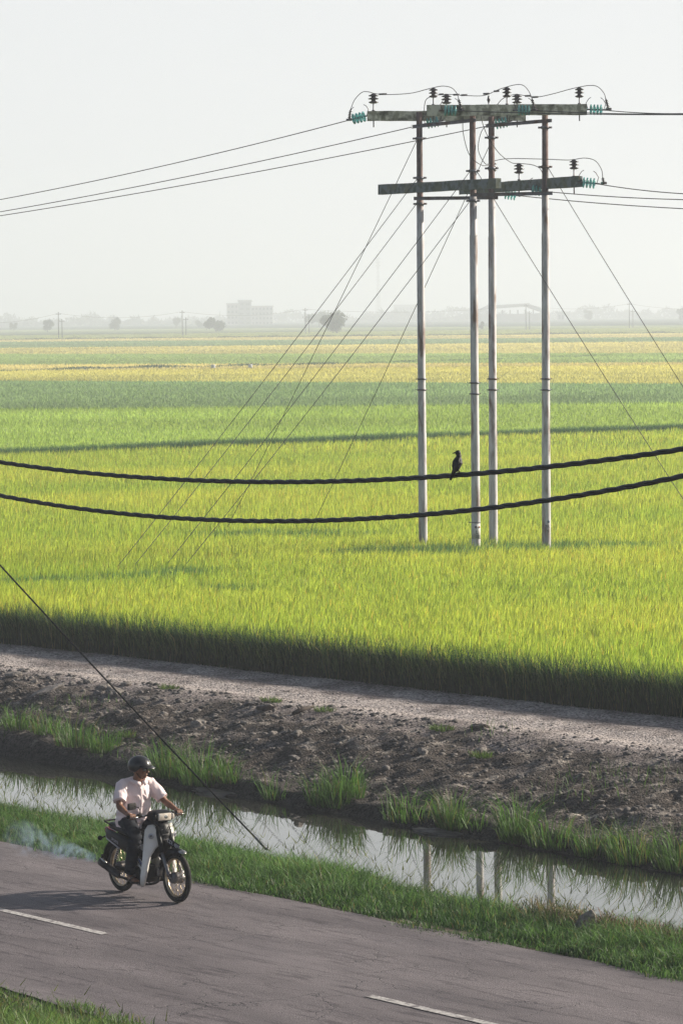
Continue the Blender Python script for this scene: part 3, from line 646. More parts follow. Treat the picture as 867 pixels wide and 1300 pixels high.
for i, (pxb, pxt, pyt, dep, split) in enumerate(((537, 532, 142, D1, 252), (604, 599.5, 147, D2, 249), (626, 623.5, 148, D1, 252), (693, 691.5, 146, D2, 246))):
    base = W(pxb, 694, dep); base.z = 0; top = W(pxt, pyt, dep); top = Vector((top.x, top.y, top.z))
    sp = W(pxt + (pxb - pxt) * (split - pyt) / 550, split, dep).z
    def at(z, base=base, top=top): return base.lerp(top, z / top.z)
    zs = [0, .5, 3.5, 3.52, sp - 1.0, sp - .98, sp]; b = MB()
    b.tube([at(z) for z in zs], [.118, .115, .11, .103, .099, .091, .09], 18)
    po = part(b, 'pole', M_pole)
    b = MB(); b.tube([at(z) for z in (sp, sp + .01, top.z)], [.09, .082, .078], 16); part(b, 'upper_pole', M_poler, po)
    b = MB(); zc = W(pxb, 487 if i != 1 else 492, dep).z
    for q in (zc - .16, zc + .12):
        b = MB(); b.tube([at(q - .022), at(q + .022)], .119, 16)
        for sgn in (-1, 1): b.box(at(q) + RT * (sgn * .13), (.04, .04, .02))
        part(b, 'collar', M_steel, po)
    poles.append((base, top, at, po))
# painted marks near two feet
M_black = mat('black stencil paint', (.015, .015, .017)); M_or = mat('orange paint', (.55, .22, .06)); M_bl = mat('blue paint', (.04, .08, .16)); M_wp = mat('white band paint', (.66, .64, .6), (.5, .48, .45), scale=6)
def textobj(s, size, m, name, parent, mw, ext=.002):
    cu = bpy.data.curves.new(name, 'FONT'); cu.body = s; cu.size = size; cu.extrude = ext; cu.align_x = 'CENTER'; cu.align_y = 'CENTER'
    t = bpy.data.objects.new('t', cu); C.objects.link(t); dg = bpy.context.evaluated_depsgraph_get(); me = bpy.data.meshes.new_from_object(t.evaluated_get(dg)); bpy.data.objects.remove(t)
    me.transform(mw); return obj(name, me, parent, m)
def onpole(i, z, dx, rad=.121):
    b_, t_, at, po = poles[i]; c = at(z); a = math.asin(max(-1, min(1, dx / rad))); nrm = (-FW) * math.cos(a) + RT * math.sin(a)
    X = UP.cross(nrm).normalized(); M = Matrix((X, UP, nrm)).transposed().to_4x4(); M.translation = c + nrm * rad - root_p; return M
def mark(i, py, s, size, m, name, dx=0):
    z = W(600, py, D2).z; textobj(s, size, m, name, poles[i][3], onpole(i, z, dx))
b = MB(); at = poles[1][2]; z0, z1 = W(604, 684, D2).z, W(604, 665, D2).z
b.tube([at(z0), at(z1)], .1165, 18); part(b, 'painted_band', M_wp, poles[1][3])
b = MB(); z0, z1 = W(604, 663.5, D2).z, W(604, 662.5, D2).z; b.tube([at(z0), at(z1)], .124, 16); b.box(at((z0 + z1) / 2) - RT * .15, (.1, .03, .02)); part(b, 'wire_ring', M_steel, poles[1][3])
for i, py, m, dx, r in ((1, 669, M_black, .0, .034), (1, 669, M_or, .09, .026), (3, 663, M_bl, .055, .036)):
    M = onpole(i, W(600, py, D2).z, dx); b = MB(); b.lathe([(r, -.002), (r, .003)], n=14); me = b.me('painted_spot'); me.transform(M); obj('painted_spot', me, poles[i][3], m)
mark(1, 675.5, 'L', .12, M_black, 'painted_number', .02); mark(1, 681, '37', .11, M_black, 'painted_number', .035)
mark(3, 669.5, '7R', .11, M_black, 'painted_number', .02); mark(3, 675.5, '9', .11, M_black, 'painted_number', .04)
# crossarms: corner pixels left (x,ytop,ybot) and right, with depth at each end
def beam(l, r, dl, dr, th, m, label):
    a0, a1 = W(l[0], l[1], dl), W(l[0], l[2], dl); b0, b1 = W(r[0], r[1], dr), W(r[0], r[2], dr)
    nrm = (b0 - a0).cross(UP).normalized(); nrm = nrm if nrm.dot(FW) > 0 else -nrm; n = nrm * th
    bm_ = MB(); N_ = 14; sec = []
    for k in range(N_ + 1):
        u = k / N_; T0, B0 = a0.lerp(b0, u), a1.lerp(b1, u); j = [Vector((0, 0, random.uniform(-.006, .006))) for _ in range(4)]
        sec += [T0 - n / 2 + j[0], T0 + n / 2 + j[1], B0 + n / 2 + j[2], B0 - n / 2 + j[3]]
    fs_ = [(k * 4 + q, k * 4 + (q + 1) % 4, k * 4 + 4 + (q + 1) % 4, k * 4 + 4 + q) for k in range(N_) for q in range(4)] + [(0, 1, 2, 3), (N_ * 4, N_ * 4 + 3, N_ * 4 + 2, N_ * 4 + 1)]
    bm_.add(sec, fs_); return part(bm_, 'crossarm', m, label=label)
beam((466, 141, 153.5), (667, 141, 153.5), D1 + .2, D1 + .2, .16, M_beam, 'upper rear crossarm of pale mossy timber')
beam((541.5, 133.3, 147.2), (744.5, 132.2, 145.8), D2 - .19, D2 - .19, .16, M_beam, 'upper front crossarm of pale mossy timber')
k_ = (D2 - D1) / 67.0
beam((483, 234.5, 247), (632.5, 226.2, 239), D1 - .2 - 50 * k_ * -1 * -1, D2 - .2 + 33 * k_, .16, M_beam2, 'lower left crossarm of dark green timber')
beam((585.7, 235, 247), (735.6, 223.4, 237.2), D1 + .2 - 38 * k_, D2 + .2 + 44 * k_, .16, M_beam2, 'lower right crossarm of dark green timber')
# steel channels
def channel(a, b_, da, db):
    p0, p1 = W(*a, da), W(*b_, db); ax = (p1 - p0); ln = ax.length; X = ax.normalized(); Y = UP.cross(X).normalized(); Z = X.cross(Y); M = Matrix((X, Y, Z)).transposed()
    m_ = MB(); c = (p0 + p1) / 2
    for o_, d_ in (((0, 0, 0), (ln, .012, .085)), ((0, -.03, .04), (ln, .05, .01)), ((0, -.03, -.04), (ln, .05, .01))): m_.box(c + M @ Vector(o_), d_, M)
    for u in (.14, .2, .8, .86): m_.box(p0.lerp(p1, u) + M @ Vector((0, -.008, 0)), (.07, .012, .02), M)
    part(m_, 'steel_channel', M_steel)
channel((524, 161), (604, 152.5), D1 - .15, D2 - .15); channel((617, 160), (700, 153), D1 - .15, D2 - .15)
channel((525, 252), (632, 251), D1 - .15, D1 - .15); channel((597, 247.5), (701, 245.3), D2 - .15, D2 - .15)
# clamps
for i, ys in ((0, (175, 225, 258)), (1, (217, 255)), (2, (175, 214)), (3, (163, 213))):
    b_, t_, at, po = poles[i]; dep = D1 if i in (0, 2) else D2
    for y in ys:
        z = W(600, y, dep).z; m_ = MB(); m_.tube([at(z - .035), at(z + .035)], .105, 14)
        for sgn in (-1, 1): m_.box(at(z) + RT * (sgn * .14), (.06, .05, .05)); m_.tube([at(z) + RT * (sgn * .14) - FW * .08, at(z) + RT * (sgn * .14) + FW * .08], .012, 6)
        part(m_, 'clamp', M_steel, po)
# pin insulators
def pin(px, ytop, ybot, ybase, dep, wide=11.5):
    t, bt, bs = W(px, ytop, dep), W(px, ybot, dep), W(px, ybase, dep); h = t.z - bt.z; r = wide / 2 * dep / FOC
    m_ = MB(); z0 = bt.z
    m_.lathe([(r * .35, 0), (r * .55, .0), (r * .95, h * .10), (r * .98, h * .16), (r * .45, h * .26), (r * .40, h * .38), (r * 1.0, h * .44), (r * 1.05, h * .5), (r * .45, h * .62), (r * .4, h * .7), (r * .95, h * .75), (r * .98, h * .82), (r * .5, h * .92), (r * .38, h)], (bt.x, bt.y, z0), n=16)
    o = part(m_, 'pin_insulator', M_ins); m_ = MB(); m_.tube([(bs.x, bs.y, bs.z - .42), (bs.x, bs.y, bt.z + .03)], .016, 6); m_.lathe([(.04, 0), (.04, .03)], (bs.x, bs.y, bs.z)); part(m_, 'pin', M_steel, o)
    return Vector((t.x, t.y, t.z + .01))
DB, DA = D2 - .19, D1 + .2
TA = [pin(474, 119, 131.5, 141, DA, 13), pin(566.6, 120, 132, 141, DA, 13), pin(656, 120, 131.5, 141, DA, 13)]
TB = [pin(550, 111.8, 124, 133.5, DB), pin(643.2, 110.8, 123.6, 133, DB), pin(735, 111, 124, 132.4, DB)]
TL = [pin(625, 205.5, 218, 232, D1 + .2, 11.5), pin(658.5, 208, 220.5, 229, (D1 + D2) / 2, 13), pin(728.2, 203, 215, 224.5, D2 - .9, 12)]
m_ = MB(); q = W(620, 131, D1); m_.lathe([(.008, -.3), (.012, 0), (.045, .08), (.03, .14), (.012, .2)], q, n=10); part(m_, 'spindle_insulator', M_ins)
# glass strain strings
def strain(a, b_, dep, n=4, wide=13.5, dep2=None):
    p0, p1 = W(*a, dep), W(*b_, dep2 or dep); ax = (p1 - p0).normalized(); ln = (p1 - p0).length; r = wide / 2 * dep / FOC
    m_ = MB(); m_.tube([p0 - ax * .12, p1 + ax * .12], .02, 6)
    o = part(m_, 'strain_insulator', M_steel)
    for k in range(n):
        m_ = MB(); c = p0 + ax * (ln * (k + .1) / n); s_ = ln / n
        r = r * 1.0; m_.lathe([(.03, 0), (r * .6, s_ * .05), (r * .95, s_ * .2), (r * 1.02, s_ * .5), (r * .9, s_ * .62), (r * .5, s_ * .66), (r * .5, s_ * .82), (.04, s_ * .86)], c, ax, n=20); part(m_, 'glass_disc', M_glass, o)
    for pe, sg in ((p0, -1), (p1, 1)):          # arcing horns
        m_ = MB(); q = pe + ax * sg * .03; m_.tube([q, q + Vector((0, 0, .16)) + ax * sg * .05, q + Vector((0, 0, .27)) - ax * sg * .02, q + Vector((0, 0, .31)) - ax * sg * .08], .009, 6); part(m_, 'arcing_horn', M_steel, o)
    return p0, p1
S = {}
S['l1'] = strain((464, 147.5), (447, 151.5), DA, dep2=DA + .1)
S['l2'] = strain((557, 154), (541, 157), DA - .1); S['l3'] = strain((644, 154.5), (628, 158), DA - .1)
S['r1'] = strain((563, 140.5), (580, 140.5), DB - .16); S['r2'] = strain((656.5, 140), (673, 140), DB - .16); S['r3'] = strain((747.5, 139), (764.5, 139.5), DB)
S['q1'] = strain((738.5, 231.5), (755.5, 233), D2 - 1.2); S['q2'] = strain((674, 241), (691, 243), D2 + .3); S['q3'] = strain((640, 246), (655, 248), D1 + .35)
# small ribbed lightning arresters beside the strings
def rib(px, py0, py1, dep, tilt=2.5):
    p0, p1 = W(px + tilt, py1, dep), W(px - tilt * .3, py0, dep); m_ = MB(); ax = p1 - p0; L_ = ax.length; pr = []
    for k in range(6): pr += [(.02, L_ * k / 6), (.055, L_ * (k + .35) / 6), (.02, L_ * (k + .7) / 6)]
    m_.lathe(pr + [(.012, L_ * 1.15)], p0, ax, n=10); m_.box(p0, (.16, .07, .06)); part(m_, 'surge_arrester', M_ins); return p0 + ax * 1.1
R1 = rib(444.5, 140, 152, DA, -1.5); R2 = rib(583, 127, 139.5, DB - .16); R3 = rib(676, 126.5, 139, DB - .16); R4 = rib(769.5, 126.5, 138.5, DB); R5 = rib(765, 226, 232.5, D2 - 1.2, 1)
# jumpers
def smooth(pts, n=8):
    pts = [Vector(p) for p in pts]; out = []
    for i in range(len(pts) - 1):
        a, b_, c, d = pts[max(i - 1, 0)], pts[i], pts[i + 1], pts[min(i + 2, len(pts) - 1)]
        for k in range(n):
            t = k / n; out.append(.5 * ((2 * b_) + (c - a) * t + (2 * a - 5 * b_ + 4 * c - d) * t * t + (3 * b_ - a - 3 * c + d) * t ** 3))
    return out + [pts[-1]]
def jump(pp, r=.010):
    m_ = MB(); m_.tube(smooth(pp), r, 5, up=(0, 0, 1) if False else None); part(m_, 'jumper_wire', M_wire)
w_ = lambda x, y, d: W(x, y, d)
jump([R1, w_(450, 127, DA), w_(459, 117.5, DA), w_(467, 116.5, DA), TA[0]])
jump([TA[0], w_(490, 120, DA), w_(520, 118.5, DA - 1), w_(541, 113.5, DB), TB[0], w_(562, 109.3, DB), w_(573, 111.5, DB), w_(580, 119, DB), R2])
jump([TA[1], w_(596, 121.5, DA), w_(615, 121, DA - 1), w_(632, 114, DB), TB[1], w_(655, 107.5, DB), w_(664, 108.5, DB), w_(671, 116, DB), R3])
jump([TA[2], w_(680, 123, DA), w_(700, 119.5, DA - 1), w_(722, 113.5, DB), TB[2], w_(748, 108.5, DB), w_(758, 110, DB), w_(766, 118, DB), R4])
jump([w_(538, 141, DA), w_(540, 128, DA), w_(546, 123, DA), w_(556, 120.5, DA), TA[1]]); jump([w_(630, 134, DA), w_(637, 126, DA), w_(646, 121.5, DA), TA[2]])
jump([w_(587.5, 148, D2 - .3), w_(588, 170, D2 - .3), w_(596, 197, D2 - .3), w_(611, 209.5, D2 - .2), w_(622, 209, D1), TL[0], w_(645, 201.5, D1), w_(690, 202, D2), w_(718, 203.2, D2), TL[2], w_(742, 200.7, D2 - 1), w_(755, 204, D2 - 1.2), w_(763, 215, D2 - 1.2), R5])
jump([w_(609, 133, D2), w_(611, 151, D2), w_(618, 171, D2), w_(632, 193, D2 + .5), w_(648, 206, D2 + 1), TL[1], w_(674, 209, D2 + 1), w_(684, 213, D2 + .6), w_(688, 219, D2 + .4)])
jump([w_(622, 155, D1), w_(611, 167, D1), w_(607, 190, D1), w_(616, 208, D1 - .3), TL[0]])
for px, py, ex, dep in ((486, 119.3, 5, DA), (579, 120, 4, DA), (589, 120.5, 4, DA), (617, 118.8, 4, DB), (670, 121.5, 4, DA), (679, 123, 4, DA), (630, 115.5, 3.5, DB), (560, 119.5, 3, DA), (500, 120, 0, DA)):
    if ex: m_ = MB(); m_.tube([w_(px - ex, py + (.4), dep - .02), w_(px + ex, py, dep - .02)], .024, 6); part(m_, 'wire_splice', M_wire)

# ------------------------------------------------------------------ line wires and stays
def wire(name, p0, p1, sag, r, m, label, cat, group=None, n=40):
    pts = [p0.lerp(p1, i / n) - Vector((0, 0, 4 * sag * (i / n) * (1 - i / n))) for i in range(n + 1)]
    b_ = MB(); b_.tube(pts, r, 5); return b_.build(name, m, label=label, cat=cat, group=group)
def ext(p0, p1, k): return p0 + (p1 - p0) * k
for a, px1, py1, l in ((S['l1'][1], 0, 239, 'topmost of the three overhead wires leaving the poles to the left'), (S['l2'][1], 0, 254.5, 'middle of the three overhead wires leaving the poles to the left'), (S['l3'][1], 0, 259.5, 'lowest of the three overhead wires leaving the poles to the left')):
    e = W(px1, py1, 128); wire('overhead_wire', a, ext(a, e, 1.9), .35, .012, M_wire, l, 'wire', 'overhead power wires')
for a, px1, py1, l in ((S['r1'][1], 867, 141.6, 'overhead wire to the right starting at the leftmost glass string on the upper arm'), (S['r2'][1], 867, 140.8, 'overhead wire to the right starting at the middle glass string on the upper arm'), (S['r3'][1], 867, 140.2, 'overhead wire to the right starting at the end glass string of the upper arm'),
                       (S['q1'][1], 867, 242, 'upper wire leaving the lower arm to the right'), (S['q2'][1], 867, 249.5, 'middle wire leaving the lower arm to the right'), (S['q3'][1], 867, 261, 'lowest wire leaving the lower arm to the right')):
    e = W(px1, py1, 101.5); wire('overhead_wire', a, ext(a, e, 1.6), .08, .012, M_wire, l, 'wire', 'overhead power wires')
for (x0, y0, d0), (x1, y1), l in (((530, 176, D1), (287, 672), 'steep stay wire from high on the leftmost pole'),
                                  ((530, 226, D1), (148, 720), 'stay wire reaching farthest left, from the leftmost pole above its lower arm'),
                                  ((529, 258, D1), (168, 720), 'stay wire from just under the lower arm of the leftmost pole'),
                                  ((596, 218, D2), (209, 719), 'stay wire going left from above the lower arm of the second pole'),
                                  ((595, 257, D2), (233, 719), 'stay wire going left from below the lower arm of the second pole'),
                                  ((624, 178, D1), (394, 672), 'steep stay wire from high on the third pole'),
                                  ((606, 219, D2), (925, 722), 'stay wire crossing right from the second pole'),
                                  ((696, 214, D2), (1010, 715), 'stay wire from the rightmost pole going down to the right')):
    a, e = W(x0, y0, d0), P(x1, y1, .6); e = ext(a, e, (a.z + .1) / (a.z - .6)); wire('stay_wire', a, e, .10, .009, M_wire, l, 'wire', 'stay wires of the poles')
M_rub = mat('black cable jacket', (.006, .007, .009), (.012, .013, .015), scale=10, rough=.36, spec=.55)
M_stay = mat('dull black cable', (.006, .007, .009), (.01, .011, .012), scale=10, rough=.8, spec=.1)
e = P(339, 1079, -.05); a = onT(0, 713, e.y + .0); mid = onT(165, 893, e.y)
wire('stay_cable', ext(e, a, 1.5), e, .05, .0125, M_stay, 'black stay cable slanting down past the rider into the verge grass', 'cable')
m_ = MB(); dv = (a - e).normalized(); m_.tube([e + dv * .02, e + dv * .28], .016, 8); m_.lathe([(.03, 0), (.02, .03)], e); m_.build('cable_anchor', M_steel, label='small steel anchor where the slanting black cable meets the verge', cat='anchor')
# twisted bundled cables in the foreground
TC = 19.2
def bundle(pp, label):
    q = [onT(x, y, TC) for x, y in pp]; co = np.polyfit([v.x for v in q], [v.z for v in q], 2)
    s0, s1 = q[0].x - 6, q[-1].x + 6; n = 900; b_ = MB()
    rt_ = empty('bundled_cable', (0, TC, 0), label, 'cable', 'twisted cables in the foreground')
    for k in range(3):
        pts = []
        for i in range(n + 1):
            s = s0 + (s1 - s0) * i / n; a = 2 * PI * s / .58 + .8 * math.sin(s * .7) + k * 2 * PI / 3; pts.append((s, .0105 * math.cos(a), float(np.polyval(co, s)) + .0105 * math.sin(a)))
        b_ = MB(); b_.tube(pts, .0112, 6, up=(0, 0, 1)); b_.build('cable_core', M_rub, rt_)
    return co
co1 = bundle([(0, 587), (110, 600), (217, 607.5), (325, 611.5), (433, 611.5), (540, 606.5), (650, 597), (760, 584.5), (867, 570)], 'upper black twisted cable crossing the picture, with the bird on it')
co2 = bundle([(0, 630), (110, 646), (217, 656), (325, 660.5), (433, 660), (540, 654.5), (650, 643), (760, 624), (867, 603)], 'lower black twisted cable crossing the picture')

# ------------------------------------------------------------------ bird
bq = onT(582, 601, TC); BZ = float(np.polyval(co1, bq.x)) + .024; B0 = Vector((bq.x, TC, BZ))
b = MB(); Lf = -RT    # the bird looks to the picture's left
def bp(u, v, w2=0): return B0 + (Lf * u + UP * v + FW * w2) * .86
b.tube([bp(.030, .0), bp(.022, .045), bp(.008, .085), bp(.002, .115), bp(.002, .135)], [.016, .034, .040, .030, .018], 14)
b.tube([bp(.0, .115), bp(-.002, .145), bp(.0, .162)], [.022, .020, .019], 12); b.ell(bp(.004, .168), (.023, .021, .021))
b.tube([bp(.035, .02), bp(.054, -.022), bp(.074, -.074)], [(.018, .013), (.014, .007), (.010, .004)], 10)
me = remesh(b, .0028, 5); bird = obj('bird', me, label='dark myna sized bird perched on the upper twisted cable looking left', cat='bird')
me.materials.append(mat('black plumage', (.012, .012, .015), (.02, .018, .02), scale=40, rough=.6, bump=.2, bscale=120))
M_beak = mat('dark beak', (.02, .018, .018), rough=.4)
m_ = MB(); m_.tube([bp(.018, .170), bp(.038, .168), bp(.053, .163)], [.008, .0055, .001], 8); m_.build('beak', M_beak, bird)
M_wing = mat('wing feathers', (.02, .018, .018), (.035, .028, .026), scale=60, rough=.55, stretch=(1, 1, .3))
for sg in (-1, 1):
    m_ = MB(); m_.tube([bp(.0, .12, sg * .028), bp(.015, .085, sg * .038), bp(.030, .045, sg * .034), bp(.042, .0, sg * .018), bp(.05, -.03, sg * .008)], [(.012, .006), (.026, .008), (.024, .008), (.014, .005), (.004, .002)], 10, up=(1, 0, 0)); m_.build('wing', M_wing, bird)
    m_ = MB(); m_.tube([bp(.012, .03, sg * .012), bp(-.002, .012, sg * .012), bp(.0, -.002, sg * .012)], .0035, 6)
    for q in (-.012, 0, .012): m_.tube([bp(.0, .0, sg * .012), bp(-.008 + q * .4, .003, sg * .012 + q)], .0025, 5)
    m_.build('leg', M_beak, bird)
m_ = MB(); m_.ell(bp(-.012, .14), (.012, .014, .018)); m_.build('neck_patch', mat('brown neck feathers', (.12, .08, .06), rough=.8), bird)

# ------------------------------------------------------------------ motorcycle (x forward, y to its left, z up)
g_ = P(190, 1138, .04); GX, GY = g_.x, g_.y
moto = empty('motorcycle', (GX, GY, roadz(GX, GY) + .0), 'white and black underbone motorcycle ridden along the road, smoke behind its exhaust', 'motorcycle', rz=-.03)
M_blk = mat('black bodywork', (.005, .0055, .007), (.010, .010, .012), scale=6, rough=.45, spec=.2, coat=.03)
M_mblk = mat('matt black', (.008, .008, .009), (.016, .015, .014), scale=15, rough=.75, spec=.2, bump=.15)
M_tyre = mat('dusty tyre', (.012, .012, .012), (.028, .025, .023), scale=12, rough=.9, bump=.3, bscale=60)
M_seatm = mat('black seat vinyl', (.012, .012, .013), (.02, .02, .022), scale=20, rough=.5, bump=.2)
M_wht = mat('aged white bodywork', (.78, .76, .73), (.66, .63, .58), scale=3, rough=.38, c3=(.40, .35, .29), s3=2.5, coat=.2)
M_chr = mat('dull chrome', (.55, .54, .52), (.35, .33, .30), scale=10, rough=.25, metal=.9)
M_alu = mat('cast aluminium', (.28, .27, .27), (.16, .15, .15), scale=10, rough=.45, metal=.7, c3=(.08, .06, .05), s3=6)
M_eng = mat('grimy engine', (.03, .03, .032), (.015, .013, .013), scale=12, rough=.5, metal=.4, bump=.2)
M_exh = mat('sooty exhaust steel', (.06, .055, .055), (.03, .027, .027), scale=8, rough=.45, metal=.7)
M_lens = mat('headlamp lens', (.75, .68, .58), (.6, .5, .4), scale=30, rough=.1, spec=.8, coat=.6)
M_amb = mat('amber lens', (.7, .45, .2), (.6, .3, .1), scale=30, rough=.15)
M_red = mat('red lens', (.25, .02, .02), rough=.2); M_blue = mat('blue stripe', (.05, .09, .30), rough=.3); M_grey = mat('silver lettering', (.42, .42, .46), rough=.4)
M_spoke = mat('wheel spokes', (.5, .42, .3), (.35, .28, .2), scale=20, rough=.3, metal=.8)
WR = .285
def wheel(cx, name):
    c = (cx, 0, WR); b = MB(); b.lathe([(.03, -.07), (.06, -.065), (.065, -.02), (.062, .03), (.07, .055), (.03, .065)], c, (0, 1, 0), 24); b.tube([(cx, -.11, WR), (cx, .11, WR)], .012, 8)
    w_ = b.build(name, M_alu, moto)
    R_, q = WR - .034, .032; prof = [(R_ + .034 * math.cos(a), q * math.sin(a)) for a in [i * 2 * PI / 14 for i in range(14)]]
    vs, fs, n = [], [], 64
    for i in range(n):
        a = 2 * PI * i / n; gr = .0018 if i % 2 else 0
        for r, y in prof: rr = r - (gr if r > WR - .012 else 0); vs.append((cx + rr * math.cos(a), y, WR + rr * math.sin(a)))
    for i in range(n):
        for j in range(14): fs.append((i * 14 + j, i * 14 + (j + 1) % 14, ((i + 1) % n) * 14 + (j + 1) % 14, ((i + 1) % n) * 14 + j))
    b = MB(); b.add(vs, fs, True); b.build('tyre', M_tyre, w_)
    prof = [(.222, -.024), (.216, -.022), (.208, -.008), (.208, .008), (.216, .022), (.222, .024), (.212, .02), (.2, .008), (.2, -.008), (.212, -.02)]; vs, fs = [], []; k = len(prof)
    for i in range(n):
        a = 2 * PI * i / n
        for r, y in prof: vs.append((cx + r * math.cos(a), y, WR + r * math.sin(a)))
    for i in range(n):
        for j in range(k): fs.append((i * k + j, i * k + (j + 1) % k, ((i + 1) % n) * k + (j + 1) % k, ((i + 1) % n) * k + j))
    b = MB(); b.add(vs, fs, True); b.build('rim', M_spoke, w_)
    b = MB()
    for i in range(32):
        a = 2 * PI * i / 32; a2 = a + (.32 if i % 4 < 2 else -.32); y = .035 if i % 2 else -.035
        b.tube([(cx + .06 * math.cos(a2), y, WR + .06 * math.sin(a2)), (cx + .205 * math.cos(a), y * .15, WR + .205 * math.sin(a))], .0022, 4)
    b.build('spokes', M_spoke, w_); return w_
wheel(.6, 'front_wheel'); wheel(-.6, 'rear_wheel')
# front fork legs
for sg in (-1, 1):
    b = MB(); b.tube([(.60, sg * .085, WR), (.575, sg * .085, WR + .02), (.43, sg * .085, .56)], [.016, .022, .021], 10); b.tube([(.575, sg * .085, WR + .02), (.56, sg * .085, .35)], .028, 10)
    o = b.build('fork_leg', M_alu, moto); b = MB(); b.tube([(.432, sg * .085, .555), (.30, sg * .07, .83)], .027, 10); b.build('fork_cover', M_blk, o)
# mudguards
def guard(cx, R_, a0, a1, hw, n=18, drop=.03):
    g = []
    for i in range(n + 1):
        a = math.radians(a0 + (a1 - a0) * i / n); row = []
        for y, d in ((-hw, -drop), (-hw * .95, -drop * .3), (-hw * .6, 0), (0, .012), (hw * .6, 0), (hw * .95, -drop * .3), (hw, -drop)):
            k = min(1, i / 3 + .35); row.append((cx + (R_ + d) * math.cos(a), y * k, WR + (R_ + d) * math.sin(a)))
        g.append(row)
    return g
b = MB(); b.sheet(guard(.6, .325, 66, 165, .066, drop=.06), .006); fg = b.build('front_mudguard', M_blk, moto)
b = MB(); b.sheet(guard(.6, .335, 58, 72, .045, 5, drop=.012), .006); b.build('mudguard_tip', M_chr, fg)
b = MB(); b.sheet(guard(-.6, .33, 178, 30, .065, 20, drop=.03), .005); rg = b.build('rear_mudguard', M_mblk, moto)
b = MB(); b.box((-.945, 0, .33), (.012, .13, .14), bev=.004); b.build('mud_flap', M_mblk, rg)
# number plate standing fore and aft on the mudguard
cpl = Vector((.545, 0, .655)); X = Vector((.97, 0, -.24)).normalized(); Y = Vector((0, 1, 0)); Z = X.cross(Y); MR = Matrix((X, Y, Z)).transposed()
b = MB(); b.box(cpl, (.235, .008, .068), MR, bev=.003); b.box(cpl - Z * .04 - X * .07, (.02, .006, .03), MR); b.box(cpl - Z * .04 + X * .07, (.02, .006, .03), MR); pl = b.build('number_plate', M_blk, moto)
Mp = Matrix((X, Z, Vector((0, -1, 0)))).transposed().to_4x4(); Mp.translation = cpl + Vector((0, -.005, -.002)); textobj('CDL 4897', .062, mat('plate lettering', (.6, .6, .64)), 'plate_lettering', pl, Mp, .001)
# leg shields
rows = [(.85,.285,.085,.24,.155),(.80,.33,.075,.225,.185),(.72,.355,.06,.22,.195),(.64,.36,.055,.215,.20),(.59,.31,.095,.212,.203),(.50,.27,.135,.21,.21),(.40,.25,.15,.207,.222),(.28,.235,.165,.20,.238),(.20,.225,.18,.198,.24),(.155,.215,.195,.2,.235)]
for sg in (-1, 1):
    g = []
    for z, xi, yi, xo, yo in rows:
        g.append([(xi + (xo - xi) * u + .022 * math.sin(PI * u), sg * (yi + (yo - yi) * u), z + .012 * math.sin(PI * u) * (z > .8)) for u in (0, .2, .4, .6, .8, 1)])
    b = MB(); b.sheet(g, .008); ls = b.build('leg_shield', M_wht, moto)
    c = Vector((.315, sg * .158, .735)); nr = Vector((.78, sg * .6, .06)).normalized()
    b = MB(); vs, fs = [], []
    a_ = nr.orthogonal().normalized(); b2 = nr.cross(a_)
    for r in (.026, .032): b.lathe([(r, -.004), (r, .004 if r > .03 else .007)], c, nr, 20)
    b.build('emblem', M_grey, ls)
    up_ = (UP - nr * UP.dot(nr)).normalized(); sd_ = up_.cross(nr)
    b = MB()
    for k in (-1, 0, 1): b.tube([c + nr * .009 - sd_ * .016 + up_ * (k * .008), c + nr * .010 + sd_ * .004 + up_ * (k * .007 + .003), c + nr * .009 + sd_ * .017 + up_ * (k * .006 + .008)], [.002, .003, .001], 5)
    b.build('emblem_wing', M_blk, ls)
# centre cover
g = [[(x + (.014 if abs(y) < .03 else 0), y, z) for y in (-.066, -.045, -.02, .02, .045, .066)] for x, z in ((.30, .90), (.335, .84), (.358, .76), (.366, .68), (.355, .60), (.32, .54))]
b = MB(); b.sheet(g, .008); cc = b.build('front_cover', M_blk, moto)
for z, x in ((.80, .356), (.745, .374), (.69, .382)):
    b = MB(); b.box((x, 0, z), (.012, .085, .022), Matrix.Rotation(.2, 3, 'Y'), bev=.003); b.build('cover_slot', M_alu, cc)
# headlight cowl
g = []
for x, hw, zb, zt in ((.10, .05, .91, .975), (.14, .10, .895, 1.0), (.20, .125, .885, 1.015), (.28, .128, .885, 1.015), (.335, .12, .892, 1.0), (.345, .112, .90, .992)):
    zc, zh = (zb + zt) / 2, (zt - zb) / 2; g.append([(x - .012 * (k in (0,)), hw * (abs(math.cos(a)) ** .5) * (1 if math.cos(a) > 0 else -1), zc + zh * (abs(math.sin(a)) ** .5) * (1 if math.sin(a) > 0 else -1)) for k, a in enumerate([2 * PI * q / 20 + .01 for q in range(20)])])
b = MB(); vs = [p for r in g for p in r]; fs = [(i * 20 + j, i * 20 + (j + 1) % 20, (i + 1) * 20 + (j + 1) % 20, (i + 1) * 20 + j) for i in range(5) for j in range(20)] + [tuple(range(20)), tuple(100 + j for j in range(20))]
b.add(vs, fs, True); cw = b.build('headlight_cowl', M_blk, moto)
b = MB(); b.box((.348, 0, .945), (.03, .165, .082), bev=.012); hl = b.build('headlight', M_lens, moto)
b = MB(); b.ell((.36, .015, .945), (.006, .03, .024)); b.build('bulb_reflector', M_chr, hl)
